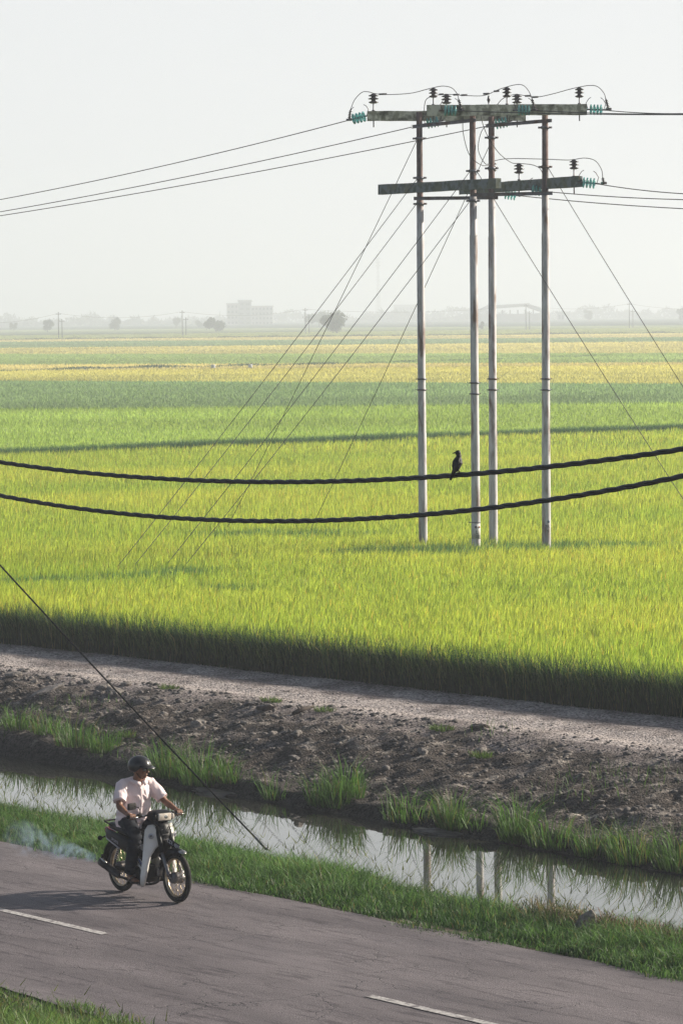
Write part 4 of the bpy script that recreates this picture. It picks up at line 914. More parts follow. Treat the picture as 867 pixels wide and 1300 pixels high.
for sg in (-1, 1):
    b = MB(); b.box((.325, sg * .112, .945), (.05, .055, .06), Matrix.Rotation(-sg * .5, 3, 'Z'), bev=.014); b.build('turn_signal', M_lens if sg > 0 else M_blk, moto)
    b = MB(); b.tube([(.19, sg * .10, .955), (.17, sg * .2, .955), (.155, sg * .25, .952)], .012, 8); hb = b.build('handlebar', M_chr, moto)
    b = MB(); b.tube([(.157, sg * .245, .952), (.145, sg * .365, .948)], .0175, 12); b.build('grip', M_mblk, hb)
    b = MB(); b.tube([(.175, sg * .235, .95), (.205, sg * .26, .948), (.215, sg * .31, .945), (.205, sg * .36, .943)], .0055, 6); b.build('brake_lever', M_chr, hb)
    b = MB(); b.box((.165, sg * .215, .955), (.045, .05, .045), bev=.01); b.build('switch_housing', M_mblk, hb)
b = MB(); b.tube(smooth([(.165, -.21, .97), (.175, -.215, 1.02), (.16, -.225, 1.05), (.13, -.26, 1.06)], 5), .0055, 6); mi = b.build('mirror', M_mblk, moto)
b = MB(); b.box((.115, -.285, 1.063), (.028, .135, .078), Matrix.Rotation(.35, 3, 'Z'), bev=.013); b.build('mirror_head', M_mblk, mi)
for y0, y1 in ((.1, .22), (-.1, -.2), (.05, .25)):
    b = MB(); b.tube(smooth([(.2, y1, .945), (.33, y1 * .8, .90), (.38, y0 * .7, .80), (.36, y0 * .5, .66)], 5), .0035, 5); b.build('control_cable', M_mblk, moto)
# frame tunnel, tank cover, seat
def loft(sec, n=16, p=.6):
    vs = []
    for x, zc, hw, hh in sec:
        for k in range(n):
            a = 2 * PI * k / n; cs, sn = math.cos(a), math.sin(a); vs.append((x, hw * abs(cs) ** p * (1 if cs > 0 else -1), zc + hh * abs(sn) ** p * (1 if sn > 0 else -1)))
    m_ = len(sec); return vs, [(i * n + j, i * n + (j + 1) % n, (i + 1) * n + (j + 1) % n, (i + 1) * n + j) for i in range(m_ - 1) for j in range(n)] + [tuple(range(n)), tuple((m_ - 1) * n + j for j in range(n))]
b = MB(); b.add(*loft([(.32, .78, .06, .08), (.24, .66, .065, .09), (.12, .55, .07, .09), (0, .52, .08, .10), (-.12, .54, .09, .12), (-.2, .58, .1, .11)]), True); b.build('frame_cover', M_blk, moto)
b = MB(); b.add(*loft([(-.02, .69, .07, .02), (-.06, .70, .10, .045), (-.2, .71, .12, .05), (-.36, .725, .13, .05), (-.5, .745, .125, .05), (-.66, .755, .11, .05), (-.73, .76, .09, .035)], 18, .55), True); b.build('seat', M_seatm, moto)
for sg in (-1, 1):
    g = [[(x, sg * (w + (.012 if 0 < j < 3 else 0)), zb + (zt - zb) * j / 3) for j in range(4)] for x, w, zb, zt in ((-.80, .07, .64, .72), (-.72, .115, .615, .725), (-.55, .135, .575, .71), (-.38, .145, .53, .69), (-.22, .14, .49, .665), (-.12, .12, .48, .62))]
    b = MB(); b.sheet(g, .007); sc_ = b.build('side_cowl', M_blk, moto)
    b = MB(); b.tube([(-.80, sg * .085, .64), (-.72, sg * .128, .612), (-.55, sg * .148, .572), (-.38, sg * .158, .528)], [(.010, .004)] * 4, 8, up=(0, 0, 1)); b.build('cowl_trim', M_grey, sc_)
    b = MB(); b.tube([(-.70, sg * .118, .735), (-.56, sg * .135, .725), (-.46, sg * .143, .708)], .004, 5); b.build('grab_rail_trim', M_grey, sc_)
    if sg < 0:
        Xd = Vector((.965, 0, -.26)).normalized(); Zd = Vector((.26, 0, .965)); Mt = Matrix((Xd, Zd, Vector((0, -1, 0)))).transposed().to_4x4(); Mt.translation = Vector((-.47, -.166, .605)); textobj('SPORTS', .045, M_grey, 'cowl_lettering', sc_, Mt, .001)
b = MB(); b.tube(smooth([(-.6, -.125, .77), (-.76, -.12, .80), (-.83, -.05, .80), (-.83, .05, .80), (-.76, .12, .80), (-.6, .125, .77)], 5), .010, 8); b.build('grab_rail', M_mblk, moto)
b = MB(); b.box((-.84, 0, .69), (.06, .13, .07), bev=.018); b.build('tail_light', M_red, moto)
for sg in (-1, 1): b = MB(); b.ell((-.86, sg * .13, .60), (.03, .028, .028)); b.tube([(-.82, sg * .04, .63), (-.85, sg * .12, .60)], .009, 6); b.build('turn_signal', M_mblk, moto)
# small white and striped panels
for sg in (-1, 1):
    b = MB(); b.prism([(-.02, sg * .105, .60), (.10, sg * .09, .63), (.13, sg * .09, .60), (.06, sg * .105, .545), (-.03, sg * .11, .565)], (0, sg * .01, 0)); b.build('tunnel_panel', M_wht, moto)
    b = MB(); b.prism([(-.17, sg * .115, .50), (-.05, sg * .12, .49), (.16, sg * .12, .34), (.16, sg * .125, .27), (.02, sg * .13, .31), (-.16, sg * .125, .36)], (0, sg * .012, 0)); sp = b.build('side_panel', M_wht, moto)
    for k in range(3): b = MB(); b.prism([(-.10 + .03 * k, sg * .134, .485 - .022 * k), (.0, sg * .134, .455 - .022 * k), (.15, sg * .134, .352 - .02 * k), (.15, sg * .134, .340 - .02 * k), (.0, sg * .134, .441 - .022 * k), (-.10 + .03 * k, sg * .134, .471 - .022 * k)], (0, sg * .003, 0)); b.build('panel_stripe', M_blue if k < 2 else M_blk, sp)
# engine
b = MB(); b.add(*loft([(-.24, .30, .08, .07), (-.16, .29, .115, .1), (-.02, .27, .125, .105), (.08, .27, .11, .09), (.11, .29, .07, .07)]), True); en = b.build('engine', M_eng, moto)
b = MB(); b.lathe([(.095, 0), (.09, .025), (.06, .038), (.02, .04)], (-.02, -.115, .275), (0, -1, 0), 22); b.build('crankcase_cover', M_eng, en)
b = MB()
for k in range(7): b.box((.13 + k * .017, 0, .305 + k * .004), (.006, .125, .13), bev=.002)
b.box((.18, 0, .31), (.13, .085, .09)); b.build('cylinder', M_eng, en)
b = MB(); b.box((.27, 0, .32), (.05, .1, .10), bev=.015); b.build('cylinder_head', M_alu, en)
b = MB(); b.tube(smooth([(.26, -.02, .27), (.27, -.05, .21), (.18, -.10, .175), (0, -.13, .165), (-.2, -.16, .19), (-.34, -.185, .215)], 6), .015, 10); ex = b.build('exhaust', M_exh, moto)
d_ = Vector((-.40, -.02, .135)).normalized(); b = MB(); b.lathe([(.018, 0), (.038, .05), (.043, .12), (.043, .33), (.046, .335), (.046, .425), (.038, .435), (.018, .44)], (-.32, -.183, .21), d_, 18); b.build('muffler', M_exh, ex)
b = MB(); b.tube([Vector((-.32, -.183, .21)) + d_ * .29 + Vector((0, -.012, .043)), Vector((-.32, -.183, .21)) + d_ * .42 + Vector((0, -.012, .044))], .010, 6); b.build('heat_shield', M_chr, ex)
b = MB(); b.tube([(-.12, -.1, .3), (-.6, -.1, WR)], (.022), 8); b.tube([(-.12, .1, .3), (-.6, .1, WR)], .022, 8); b.build('swing_arm', M_mblk, moto)
for sg in (-1, 1):
    b = MB(); b.tube([(-.58, sg * .115, .31), (-.43, sg * .115, .60)], .014, 8); sh_ = b.build('shock_absorber', M_chr, moto); b = MB()
    pts = []
    for i in range(90): u = i / 89; a = u * 16 * PI; pts.append((-.55 + .10 * u + .022 * math.cos(a) * .88, sg * .115 + .022 * math.sin(a), .37 + .19 * u + .022 * math.cos(a) * .45))
    b.tube(pts, .0045, 5); b.build('spring', M_wht, sh_)
b = MB(); b.tube([(-.05, -.26, .175), (-.05, .26, .175)], .012, 8)
for sg in (-1, 1): b.tube([(-.05, sg * .15, .175), (-.05, sg * .26, .178)], .018, 8)
b.build('foot_peg_bar', M_mblk, moto)
b = MB(); b.tube(smooth([(-.08, -.14, .24), (.02, -.17, .19), (.12, -.19, .17)], 4), .009, 6); b.box((.13, -.2, .17), (.05, .05, .015), bev=.004); b.build('brake_pedal', M_chr, moto)
b = MB(); b.tube([(-.16, .1, .2), (-.3, .18, .1)], .011, 6); b.build('side_stand', M_mblk, moto)
b = MB(); b.tube([(-.05, -.10, .5), (-.2, -.10, .32)], .02, 8); b.box((-.22, 0, .44), (.16, .16, .16), bev=.03); b.build('air_box', M_mblk, moto)

# ------------------------------------------------------------------ rider
M_skin = mat('tanned skin', (.23, .115, .07), (.19, .09, .055), scale=12, rough=.5, spec=.35)
M_shirt = mat('faded pink cotton', (.84, .71, .70), (.76, .63, .63), scale=5, rough=.85, spec=.15, bump=.1, bscale=60)
M_trou = mat('dark grey trousers', (.016, .019, .026), (.026, .029, .036), scale=9, rough=.85, bump=.2, bscale=50, spec=.15)
HC = Vector((-.165, 0, 1.455)); HY = math.radians(33); HM = Matrix.Rotation(HY, 3, 'Z') @ Matrix.Rotation(math.radians(6), 3, 'Y')
def hp(x, y, z): return HC + HM @ Vector((x, y, z))
SHL, ELB, WRI = {}, {}, {}
for sg in (-1, 1):
    SHL[sg] = Vector((-.275, sg * .185, 1.265)); ELB[sg] = Vector((-.12, sg * .31, 1.045)); WRI[sg] = Vector((.085, sg * .325, .975))
b = MB()
b.ell(HC, (.088, .074, .108), HM); b.ell(hp(.022, 0, -.062), (.062, .056, .052), HM); b.ell(hp(.062, 0, -.088), (.026, .03, .022), HM)   # skull, jaw, chin
b.tube([hp(.082, 0, .012), hp(.096, 0, -.012), hp(.108, 0, -.03), hp(.094, 0, -.042)], [.009, .012, .016, .010], 8)                       # nose
b.tube([hp(.083, -.022, -.062), hp(.094, 0, -.060), hp(.083, .022, -.062)], .0075, 6); b.tube([hp(.079, -.02, -.072), hp(.091, 0, -.072), hp(.079, .02, -.072)], .0075, 6)  # lips
for sg in (-1, 1):
    b.ell(hp(-.002, sg * .076, -.02), (.020, .008, .032), HM); b.ell(hp(.066, sg * .034, -.028), (.022, .022, .018), HM); b.tube([hp(.085, sg * .012, .022), hp(.078, sg * .045, .024)], .008, 6)
b.tube([(-.23, 0, 1.30), (-.205, 0, 1.36), (-.18, 0, 1.42)], [.062, .054, .052], 14)
b.tube([(-.33, 0, .86), (-.315, 0, 1.0), (-.29, 0, 1.15), (-.265, 0, 1.26), (-.25, 0, 1.31)], [(.10, .15), (.11, .15), (.11, .165), (.09, .16), (.06, .07)], 16, up=(1, 0, 0))
for sg in (-1, 1):
    S_, E_, W_ = SHL[sg], ELB[sg], WRI[sg]
    b.tube([S_ + Vector((0, -sg * .04, .01)), S_, S_.lerp(E_, .5), E_], [.05, .052, .046, .038], 12)
    b.tube([E_, E_.lerp(W_, .3), E_.lerp(W_, .75), W_], [.038, .040, .029, .024], 12)
    # hand closed on the grip
    gc = Vector((.152, sg * .312, .951))
    b.tube([W_, Vector((.115, sg * .322, .978)), Vector((.137, sg * .315, .979))], [(.022, .028), (.017, .038), (.012, .040)], 10, up=(0, 0, 1))
    for k, (dy, r, ln) in enumerate(((-.031, .0095, 1.0), (-.0105, .0100, 1.06), (.0105, .0096, 1.0), (.030, .0085, .85))):
        y = gc.y + sg * dy; pts = []
        for a in (95, 55, 20, -15, -50, -85, -110): a_ = math.radians(95 - (95 - a) * ln); pts.append((gc.x + .029 * math.cos(a_), y, gc.z + .029 * math.sin(a_)))
        b.tube(pts, [r, r * 1.05, r * .98, r * 1.0, r * .92, r * .9, r * .7], 8)
    b.tube([Vector((.112, sg * .292, .968)), Vector((.128, sg * .268, .945)), Vector((.15, sg * .262, .928)), Vector((.166, sg * .272, .925))], [.012, .0115, .010, .007], 8)
    hip, kn, an = Vector((-.33, sg * .095, .835)), Vector((.055, sg * .215, .735)), Vector((-.085, sg * .20, .265))
    b.tube([hip, hip.lerp(kn, .5), kn], [.085, .072, .055], 12); b.tube([kn, kn.lerp(an, .3), kn.lerp(an, .7), an], [.052, .052, .038, .031], 12)
    b.tube([an + Vector((-.03, 0, -.03)), Vector((-.05, sg * .205, .228)), Vector((.03, sg * .212, .212)), Vector((.095, sg * .218, .207))], [(.034, .032), (.030, .036), (.022, .042), (.013, .036)], 12, up=(0, 0, 1))
me = remesh(b, .0055, 3, .5)
person = obj('person', me, m=M_skin, label='man riding the motorcycle in a pale pink short sleeved shirt, dark helmet and sunglasses', cat='person')
person.location = moto.location; person.rotation_euler = moto.rotation_euler
# trousers
b = MB(); b.ell((-.34, 0, .845), (.145, .165, .10)); b.tube([(-.335, 0, .84), (-.325, 0, .95)], [(.12, .165), (.12, .16)], 16, up=(1, 0, 0))
for sg in (-1, 1):
    hip, kn, an = Vector((-.33, sg * .09, .84)), Vector((.055, sg * .215, .735)), Vector((-.083, sg * .20, .295))
    b.tube([hip, hip.lerp(kn, .35), hip.lerp(kn, .75), kn + Vector((.01, 0, 0)), kn + Vector((.012, 0, -.05)), kn.lerp(an, .35), kn.lerp(an, .7), an, an + (an - kn).normalized() * .01], [.105, .098, .082, .074, .073, .072, .066, .064, .062], 16)
me = remesh(b, .006, 3, .5)
def tf(p, n):
    k = .007 * noise.noise(Vector((p.x * 14, p.y * 9, p.z * 30))) + .010 * noise.noise(Vector((p.x * 8 + 3, p.y * 8, p.z * 14))) + .006 * math.sin(p.z * 85 + p.x * 40) * (1 if .6 < p.z < .8 or p.z < .38 else .3); return n * k
fold(me, tf); obj('trousers', me, person, M_trou)
# shirt
b = MB(); b.tube([(-.345, 0, .775), (-.34, 0, .83), (-.32, 0, .95), (-.30, 0, 1.06), (-.285, 0, 1.16), (-.27, 0, 1.24), (-.262, 0, 1.285), (-.255, 0, 1.315)],
              [(.165, .205), (.165, .20), (.165, .195), (.155, .19), (.145, .20), (.115, .19), (.09, .13), (.062, .075)], 24, up=(1, 0, 0))
b.prism([(-.24, -.12, .80), (-.16, -.15, .78), (-.15, -.02, .785), (-.2, .0, .82)], (0, 0, .06))
for sg in (-1, 1):
    S_, E_ = SHL[sg], ELB[sg]; b.ell(S_ + Vector((0, -sg * .015, -.005)), (.078, .07, .068)); d_ = (E_ - S_)
    b.tube([S_ - d_ * .05, S_ + d_ * .3, S_ + d_ * .62, S_ + d_ * .80], [.066, .074, .077, .080], 18)
    b.tube([Vector((-.27, 0, 1.285)), Vector((-.275, sg * .12, 1.285)), S_ + Vector((0, 0, .01))], [.07, .06, .055], 14)
me = remesh(b, .0048, 4, .5)
def sf(p, n):
    k = .010 * noise.noise(Vector((p.x * 9, p.y * 9, p.z * 5))) + .006 * noise.noise(Vector((p.x * 22, p.y * 22, p.z * 11 + 5)))
    k += .0065 * math.sin(p.y * 38 + p.z * 22 + 5 * noise.noise(p * 6)) * (1 if p.z < 1.15 else .35)
    k += .008 * math.sin((p.z - abs(p.y) * .6) * 55 + 3 * noise.noise(p * 5)) * max(0, 1 - abs(p.z - .9) / .15)
    return n * k * 1.1
fold(me, sf); shirt = obj('shirt', me, person, M_shirt)
def surf(y, z, x0=.1):                        # front of the shirt at a given height
    ok, loc_, nr_, i_ = shirt.ray_cast(Vector((x0, y, z)), Vector((-1, 0, -.0)))
    return (loc_, nr_) if ok else (Vector((-.15, y, z)), Vector((1, 0, 0)))
bpy.context.view_layer.update()
pts = [surf(.0, z)[0] + Vector((.002, 0, 0)) for z in [.82 + .03 * i for i in range(16)]]
b = MB(); b.tube(pts, [(.003, .016)] * len(pts), 8, up=(1, 0, 0)); pk = b.build('placket', M_shirt, shirt)
M_btn = mat('pale buttons', (.5, .45, .42), rough=.4)
for i in range(1, 15, 3): b = MB(); b.ell(pts[i] + Vector((.004, 0, 0)), (.003, .006, .006)); b.build('button', M_btn, shirt)
g = [[surf(y, z)[0] + Vector((.004, 0, 0)) for y in (.05, .075, .10, .13)] for z in (1.20, 1.16, 1.12, 1.085)]
b = MB(); b.sheet(g, -.003); b.build('chest_pocket', M_shirt, shirt)
for sg in (-1, 1):
    g = []
    for i in range(7):
        u = i / 6; a = PI * (1 - u) ; cx, cy = -.225, 0
        p = Vector((cx + (.066 if u < .5 else .085) * math.cos(a) * 1.0, sg * (.074 * math.sin(a) + .006), 1.345 - .050 * u * u)); ou = Vector((math.cos(a) * .6, sg * (math.sin(a) + .35), 0)).normalized()
        g.append([p, p + ou * .014 + Vector((0, 0, .004)), p + ou * .032 + Vector((.006 * u, 0, -.018 - .022 * u))])
    b = MB(); b.sheet(g, .005); b.build('collar', M_shirt, shirt)
b = MB(); b.tube(smooth([(-.21, -.20, .905), (-.17, -.16, .90), (-.155, -.1, .885)], 5), .0035, 5); b.build('hem_cord', M_blk, shirt)
# helmet
M_hel = mat('dark grey helmet', (.012, .013, .016), (.02, .021, .024), scale=5, rough=.32, spec=.45, coat=.1)
g = []; c0 = HC + HM @ Vector((-.008, 0, .025))
for i in range(15):
    row = []
    for j in range(33):
        ph = 2 * PI * j / 32; fr = math.cos(ph)    # 1 = front
        tm = math.radians(84 if fr > .55 else 84 + 36 * min(1, (.55 - fr) / .5)); th = tm * i / 14 + .001
        row.append(c0 + HM @ Vector((.138 * math.sin(th) * math.cos(ph), .122 * math.sin(th) * math.sin(ph), .118 * math.cos(th) if th < PI / 2 else .13 * math.cos(th))))
    g.append(row)
b = MB(); b.sheet(g, -.010); helm = b.build('helmet', M_hel, person)
g = []
for j in range(11):
    ph = math.radians(-62 + 124 * j / 10); r0 = Vector((.136 * math.cos(ph), .121 * math.sin(ph), .012)); k = math.cos(math.radians(-90 + 180 * j / 10)) ** .6
    g.append([c0 + HM @ r0, c0 + HM @ (r0 + Vector((.028 * k, .004 * math.sin(ph), -.004))), c0 + HM @ (r0 + Vector((.058 * k, .006 * math.sin(ph), -.014)))])
b = MB(); b.sheet(g, .005); b.build('visor_peak', M_hel, helm)
b = MB(); b.tube([c0 + HM @ Vector((.1395 * math.cos(a), .1235 * math.sin(a), .014)) for a in [math.radians(-68 + 136 * i / 20) for i in range(21)]], .005, 6); b.build('helmet_rim', M_mblk, helm)
for sg in (-1, 1): b = MB(); b.tube([hp(.0, sg * .08, -.05), hp(.03, sg * .055, -.095), hp(.045, 0, -.118)], .005, 6); b.build('chin_strap', M_mblk, helm)
M_sun = mat('black lenses', (.006, .006, .008), rough=.08, spec=.8)
b = MB()
for sg in (-1, 1):
    b.sheet([[hp(.092 - .02 * (abs(y) / .07) ** 2, sg * y, z) for z in (.012, -.002, -.016, -.022 + .01 * (y < .02))] for y in (.008, .025, .045, .062, .070)], .004); b.tube([hp(.074, sg * .070, .006), hp(.04, sg * .080, .004), hp(-.01, sg * .080, 0)], .0035, 6)
b.tube([hp(.095, -.01, .004), hp(.097, 0, .006), hp(.095, .01, .004)], .003, 6); b.build('sunglasses', M_sun, person)
M_shoe = mat('dark sandals', (.03, .024, .022), (.05, .04, .035), scale=20, rough=.6)
for sg in (-1, 1):
    b = MB(); b.tube([(-.125, sg * .20, .205), (-.05, sg * .205, .196), (.03, sg * .212, .19), (.11, sg * .218, .19)], [(.012, .034), (.011, .036), (.011, .046), (.009, .036)], 12, up=(0, 0, 1))
    b.tube([(-.01, sg * .165, .20), (.0, sg * .185, .245), (.01, sg * .21, .252), (.01, sg * .24, .24), (.0, sg * .255, .20)], .013, 8); b.tube([(-.12, sg * .17, .21), (-.125, sg * .2, .27), (-.12, sg * .235, .21)], .010, 8)
    b.build('sandal', M_shoe, person)
# ------------------------------------------------------------------ exhaust smoke
m, t = new_mat('exhaust smoke'); o_ = N(t, 'ShaderNodeOutputMaterial'); v = N(t, 'ShaderNodeVolumePrincipled'); v.inputs['Color'].default_value = (.60, .78, 1.0, 1)
co = N(t, 'ShaderNodeTexCoord'); n = N(t, 'ShaderNodeTexNoise'); n.inputs['Scale'].default_value = 4.5; n.inputs['Detail'].default_value = 5; n.inputs['Distortion'].default_value = 1.2; l = t.links.new
l(co.outputs['Object'], n.inputs[0]); r = N(t, 'ShaderNodeMapRange'); r.inputs['From Min'].default_value = .50; r.inputs['From Max'].default_value = .72; r.inputs['To Max'].default_value = 1.0; l(n.outputs[0], r.inputs[0])
sp_ = N(t, 'ShaderNodeSeparateXYZ'); l(co.outputs['Object'], sp_.inputs[0])
gx = N(t, 'ShaderNodeMapRange'); gx.inputs['From Min'].default_value = -1.7; gx.inputs['From Max'].default_value = 0; gx.inputs['To Min'].default_value = 1.4; gx.inputs['To Max'].default_value = 11; l(sp_.outputs[0], gx.inputs[0])
def ma(op, a, b_=None):
    q = N(t, 'ShaderNodeMath', operation=op)
    for k_, u_ in enumerate((a, b_)):
        if u_ is None: continue
        if isinstance(u_, (int, float)): q.inputs[k_].default_value = u_
        else: l(u_, q.inputs[k_])
    return q.outputs[0]
zz = ma('ADD', sp_.outputs[2], ma('MULTIPLY', sp_.outputs[0], .05)); rad = ma('ADD', ma('MULTIPLY', sp_.outputs[0], -.11), .045)
fo = ma('MAXIMUM', ma('SUBTRACT', 1, ma('DIVIDE', ma('ADD', ma('MULTIPLY', zz, zz), ma('MULTIPLY', sp_.outputs[1], sp_.outputs[1])), ma('MULTIPLY', rad, rad))), 0)
l(ma('MULTIPLY', ma('MULTIPLY', r.outputs[0], gx.outputs[0]), fo), v.inputs['Density']); l(v.outputs[0], o_.inputs['Volume'])
b = MB(); b.tube([(.0, 0, 0), (-.08, 0, .0), (-.3, 0, .01), (-.7, .0, .035), (-1.2, .0, .06), (-1.7, .0, .085), (-2.0, 0, .1)], [.03, .06, .12, .18, .23, .26, .1], 14)
me = b.me('exhaust_smoke'); sk = obj('exhaust_smoke', me, m=m, kind='stuff', label='bluish puff of smoke drifting behind the exhaust pipe', cat='smoke'); sk.location = moto.location + Vector((-.74, -.19, .37))
# ------------------------------------------------------------------ far things, each at its own distance
Lt = leaf_mat('tree leaf', .2)
M_bark = mat('bark', (.08, .06, .045), rough=.9)
def tree(px, pb, wpx, hpx, dep, label, name='tree', col=(.045, .07, .03), lobes=7, group='lone trees in the far fields'):
    dep *= .8; b0 = W(px, pb, dep); b0.z = 0; k = dep / FOC; wd, ht = wpx * k, W(px, pb - hpx, dep).z
    rt_ = empty(name, b0, label, 'tree', group)
    b = MB(); tr_ = [(0, 0, 0), (random.uniform(-.3, .3), 0, ht * .3), (random.uniform(-.5, .5), random.uniform(-.5, .5), ht * .75)]; b.tube(tr_, [ht * .035, ht * .025, ht * .008], 8)
    for i in range(5): a = random.uniform(0, 6.3); b.tube([(0, 0, ht * .25), (math.cos(a) * wd * .22, math.sin(a) * wd * .22, ht * .55), (math.cos(a) * wd * .36, math.sin(a) * wd * .36, ht * .7)], [ht * .016, ht * .01, ht * .004], 6)
    b.build('trunk', M_bark, rt_)
    n = 6000; r_ = np.random.default_rng(int(px * 7)); ce = np.column_stack([r_.uniform(-.32, .32, lobes) * wd, r_.uniform(-.3, .3, lobes) * wd, r_.uniform(.28, .72, lobes) * ht]); ra = r_.uniform(.18, .28, lobes) * wd
    i = r_.integers(0, lobes, n); v = r_.normal(0, 1, (n, 3)); v /= np.linalg.norm(v, axis=1)[:, None]; rr = r_.uniform(.35, 1.05, n)[:, None]; c = ce[i] + v * rr * ra[i][:, None] * np.array([1, 1, .75 * min(1.4, ht / wd * 1.2)])
    c[:, 2] = np.clip(c[:, 2], .04 * ht, ht); s_ = .03 * wd; A_ = r_.normal(0, 1, (n, 3)); B_ = r_.normal(0, 1, (n, 3)); V = np.stack([c, c + A_ * s_, c + B_ * s_], 1).reshape(-1, 3)
    cc = np.repeat(np.array(col) * r_.uniform(.6, 1.4, (n, 1)), 3, 0); obj('crown', npmesh('crown', V, np.arange(3 * n).reshape(-1, 3), cc), rt_, Lt)
TR = [(61, 416, 15, 13, 2350, 'small round tree left of the far pair of poles at the left'), (146, 413, 16, 12, 2500, 'low spreading tree between the two pairs of far poles'),
      (224, 411, 12, 15, 2900, 'narrow pale tree just left of the second pair of far poles'), (253, 411, 14, 8, 3000, 'low bush tree left of the large dark tree'), (274, 417, 27, 18, 2100, 'large dark tree in front of the grey building'),
      (405, 413, 34, 22, 2700, 'hazy tree behind the far pole at the middle'), (428, 424, 42, 31, 1700, 'largest dark tree of the far fields, right of the middle'), (612, 418, 9, 12, 2000, 'small round tree seen between the two middle poles'),
      (747, 400, 14, 11, 3300, 'hazy round tree between the rightmost pole and the far poles'), (864, 403, 14, 14, 3000, 'hazy tree at the right edge of the picture'), (18, 412, 10, 7, 2700, 'low bush near the left edge of the horizon'), (335, 428, 0, 0, 0, '')]
for a in TR[:-1]: tree(*a)
# pairs of far power poles with their line
M_fp = mat('far pole', (.12, .12, .12), rough=.8)
tops = []
for px, pt_, pb, dep, l in ((75, 396, 431, 1240, 'far power pole at the left edge of the fields'), (232, 394, 427, 1300, 'far power pole left of the grey building'), (388, 391, 424, 1350, 'far power pole beside the largest far tree'), (667.5, 386, 418, 1450, 'far power pole right of the rightmost near pole'), (798.5, 384, 415, 1500, 'far power pole toward the right edge')):
    for j, (dx, dt, ll) in enumerate(((0, 0, l), (4.5, 9, l.replace('far power pole', 'shorter companion of the far pole')))):
        b0 = W(px + dx, pb, dep + (30 if j else 0)); b0.z = 0; t0 = W(px + dx, pt_ + dt, dep + (30 if j else 0)); b = MB(); b.tube([(0, 0, 0), (0, 0, t0.z)], [.16, .11], 8); b.box((0, 0, t0.z - .7), (1.6, .12, .12), Matrix.Rotation(math.atan2(RT.y, RT.x), 3, 'Z'))
        for q in (-.6, .6): b.lathe([(.06, 0), (.09, .1), (.04, .22)], Vector((RT.x * q, RT.y * q, t0.z - .64)), n=8)
        o = b.build('far_power_pole', M_fp, label=ll, cat='power pole', group='far power poles in pairs'); o.location = b0
        if not j: tops.append(Vector((b0.x, b0.y, t0.z - .4)))
e0, e1 = W(-60, 407, 1200), W(930, 388, 1560)
pp = [e0] + tops + [e1]
for i, (a, c) in enumerate(zip(pp, pp[1:])):
    wire('far_wire', a, c, 1.6, .035, M_fp, ('far line wire running off the picture at the left', 'far line wire between the first two far poles', 'far line wire in front of the grey building', 'far line wire behind the near poles', 'far line wire between the two right hand far poles', 'far line wire running off the picture at the right')[i], 'wire', 'far line wires', 14)
# buildings
M_bw = mat('pale render', (.42, .41, .40), (.36, .35, .34), scale=.2, rough=.9); M_bg = mat('grey concrete', (.24, .25, .27), (.2, .21, .23), scale=.2, rough=.9); M_win = mat('dark windows', (.04, .05, .06), rough=.3); M_rf = mat('sheet roof', (.38, .40, .42), (.33, .34, .36), scale=.1, rough=.6)
def yaw(): return Matrix.Rotation(math.atan2(RT.y, RT.x), 3, 'Z')
def block(root, px0, px1, pt_, dep, depth, m, floors, cols, z0=0):
    k = dep / FOC; o0 = root.location; a = W(px0, pt_, dep); c = W(px1, pt_, dep); w_ = (c - a).length; h = (a.z + c.z) / 2 - z0; ce = (a + c) / 2; ce.z = z0 + h / 2; ce += FW * depth / 2 - o0
    b = MB(); b.box(ce, (w_, depth, h), yaw()); b.box(ce + UP * (h / 2 + .3), (w_ + .8, depth + .8, .6), yaw()); wl = b.build('wall', m, root)
    for f in range(floors):
        for q in range(cols):
            b = MB(); b.box(ce + RT * ((q + .5) / cols - .5) * w_ + UP * (((f + .55) / floors - .5) * h) - FW * (depth / 2 + .02), (w_ / cols * .55, .12, h / floors * .42), yaw()); b.build('window', M_win, wl)
    return wl
g0 = W(318, 411, 2886); g0.z = 0; bl = empty('grey_building', g0, 'hazy grey block building with a taller tower on the horizon at the left', 'building')
block(bl, 288, 302.6, 386, 2886, 18, M_bw, 4, 3); block(bl, 303, 318.6, 383.5, 2878, 22, M_bg, 5, 2); block(bl, 319, 346.5, 389.3, 2886, 20, M_bw, 4, 6)
g = [W(302, 383.5, 2878), W(320, 383.5, 2878)]; b = MB(); b.box((g[0] + g[1]) / 2 + FW * 11 + UP * .9 - g0, ((g[1] - g[0]).length, 24, 1.2), yaw()); b.build('roof', M_rf, bl)
g0 = W(645, 405, 2730); g0.z = 0; hs = empty('rice_mill_shed', g0, 'wide hazy open sided shed on the horizon behind the poles', 'building')
b = MB(); z1, z2 = W(645, 391.5, 2730).z, W(645, 387.5, 2730).z
for (x0, x1, za, zb) in ((606, 622, z1 - 1, z2 + .5), (622, 672, z2, z2 + 1.2), (672, 689, z2 + .6, z1 - .5)):
    a, c = W(x0, 390, 2730), W(x1, 390, 2730); p4 = [Vector((a.x, a.y, za)), Vector((c.x, c.y, zb)), Vector((c.x, c.y, zb - 2.2)), Vector((a.x, a.y, za - 2.2))]; b.prism([p - g0 for p in p4], FW * 40)
b.build('roof', M_rf, hs)
for i in range(9):
    a = W(608 + i * 9.8, 395, 2731); b = MB(); b.box(Vector((a.x, a.y, z1 / 2 - .5)) - g0, (.9, .9, z1 - 1), yaw()); b.build('column', M_bg, hs)
a, c = W(604, 398, 2745), W(684, 398, 2745); b = MB(); b.box((a + c) / 2 * 1 - g0 + Vector((0, 0, 3 - (a.z + c.z) / 2)), ((c - a).length, 30, 6), yaw()); b.build('wall', M_bw, hs)
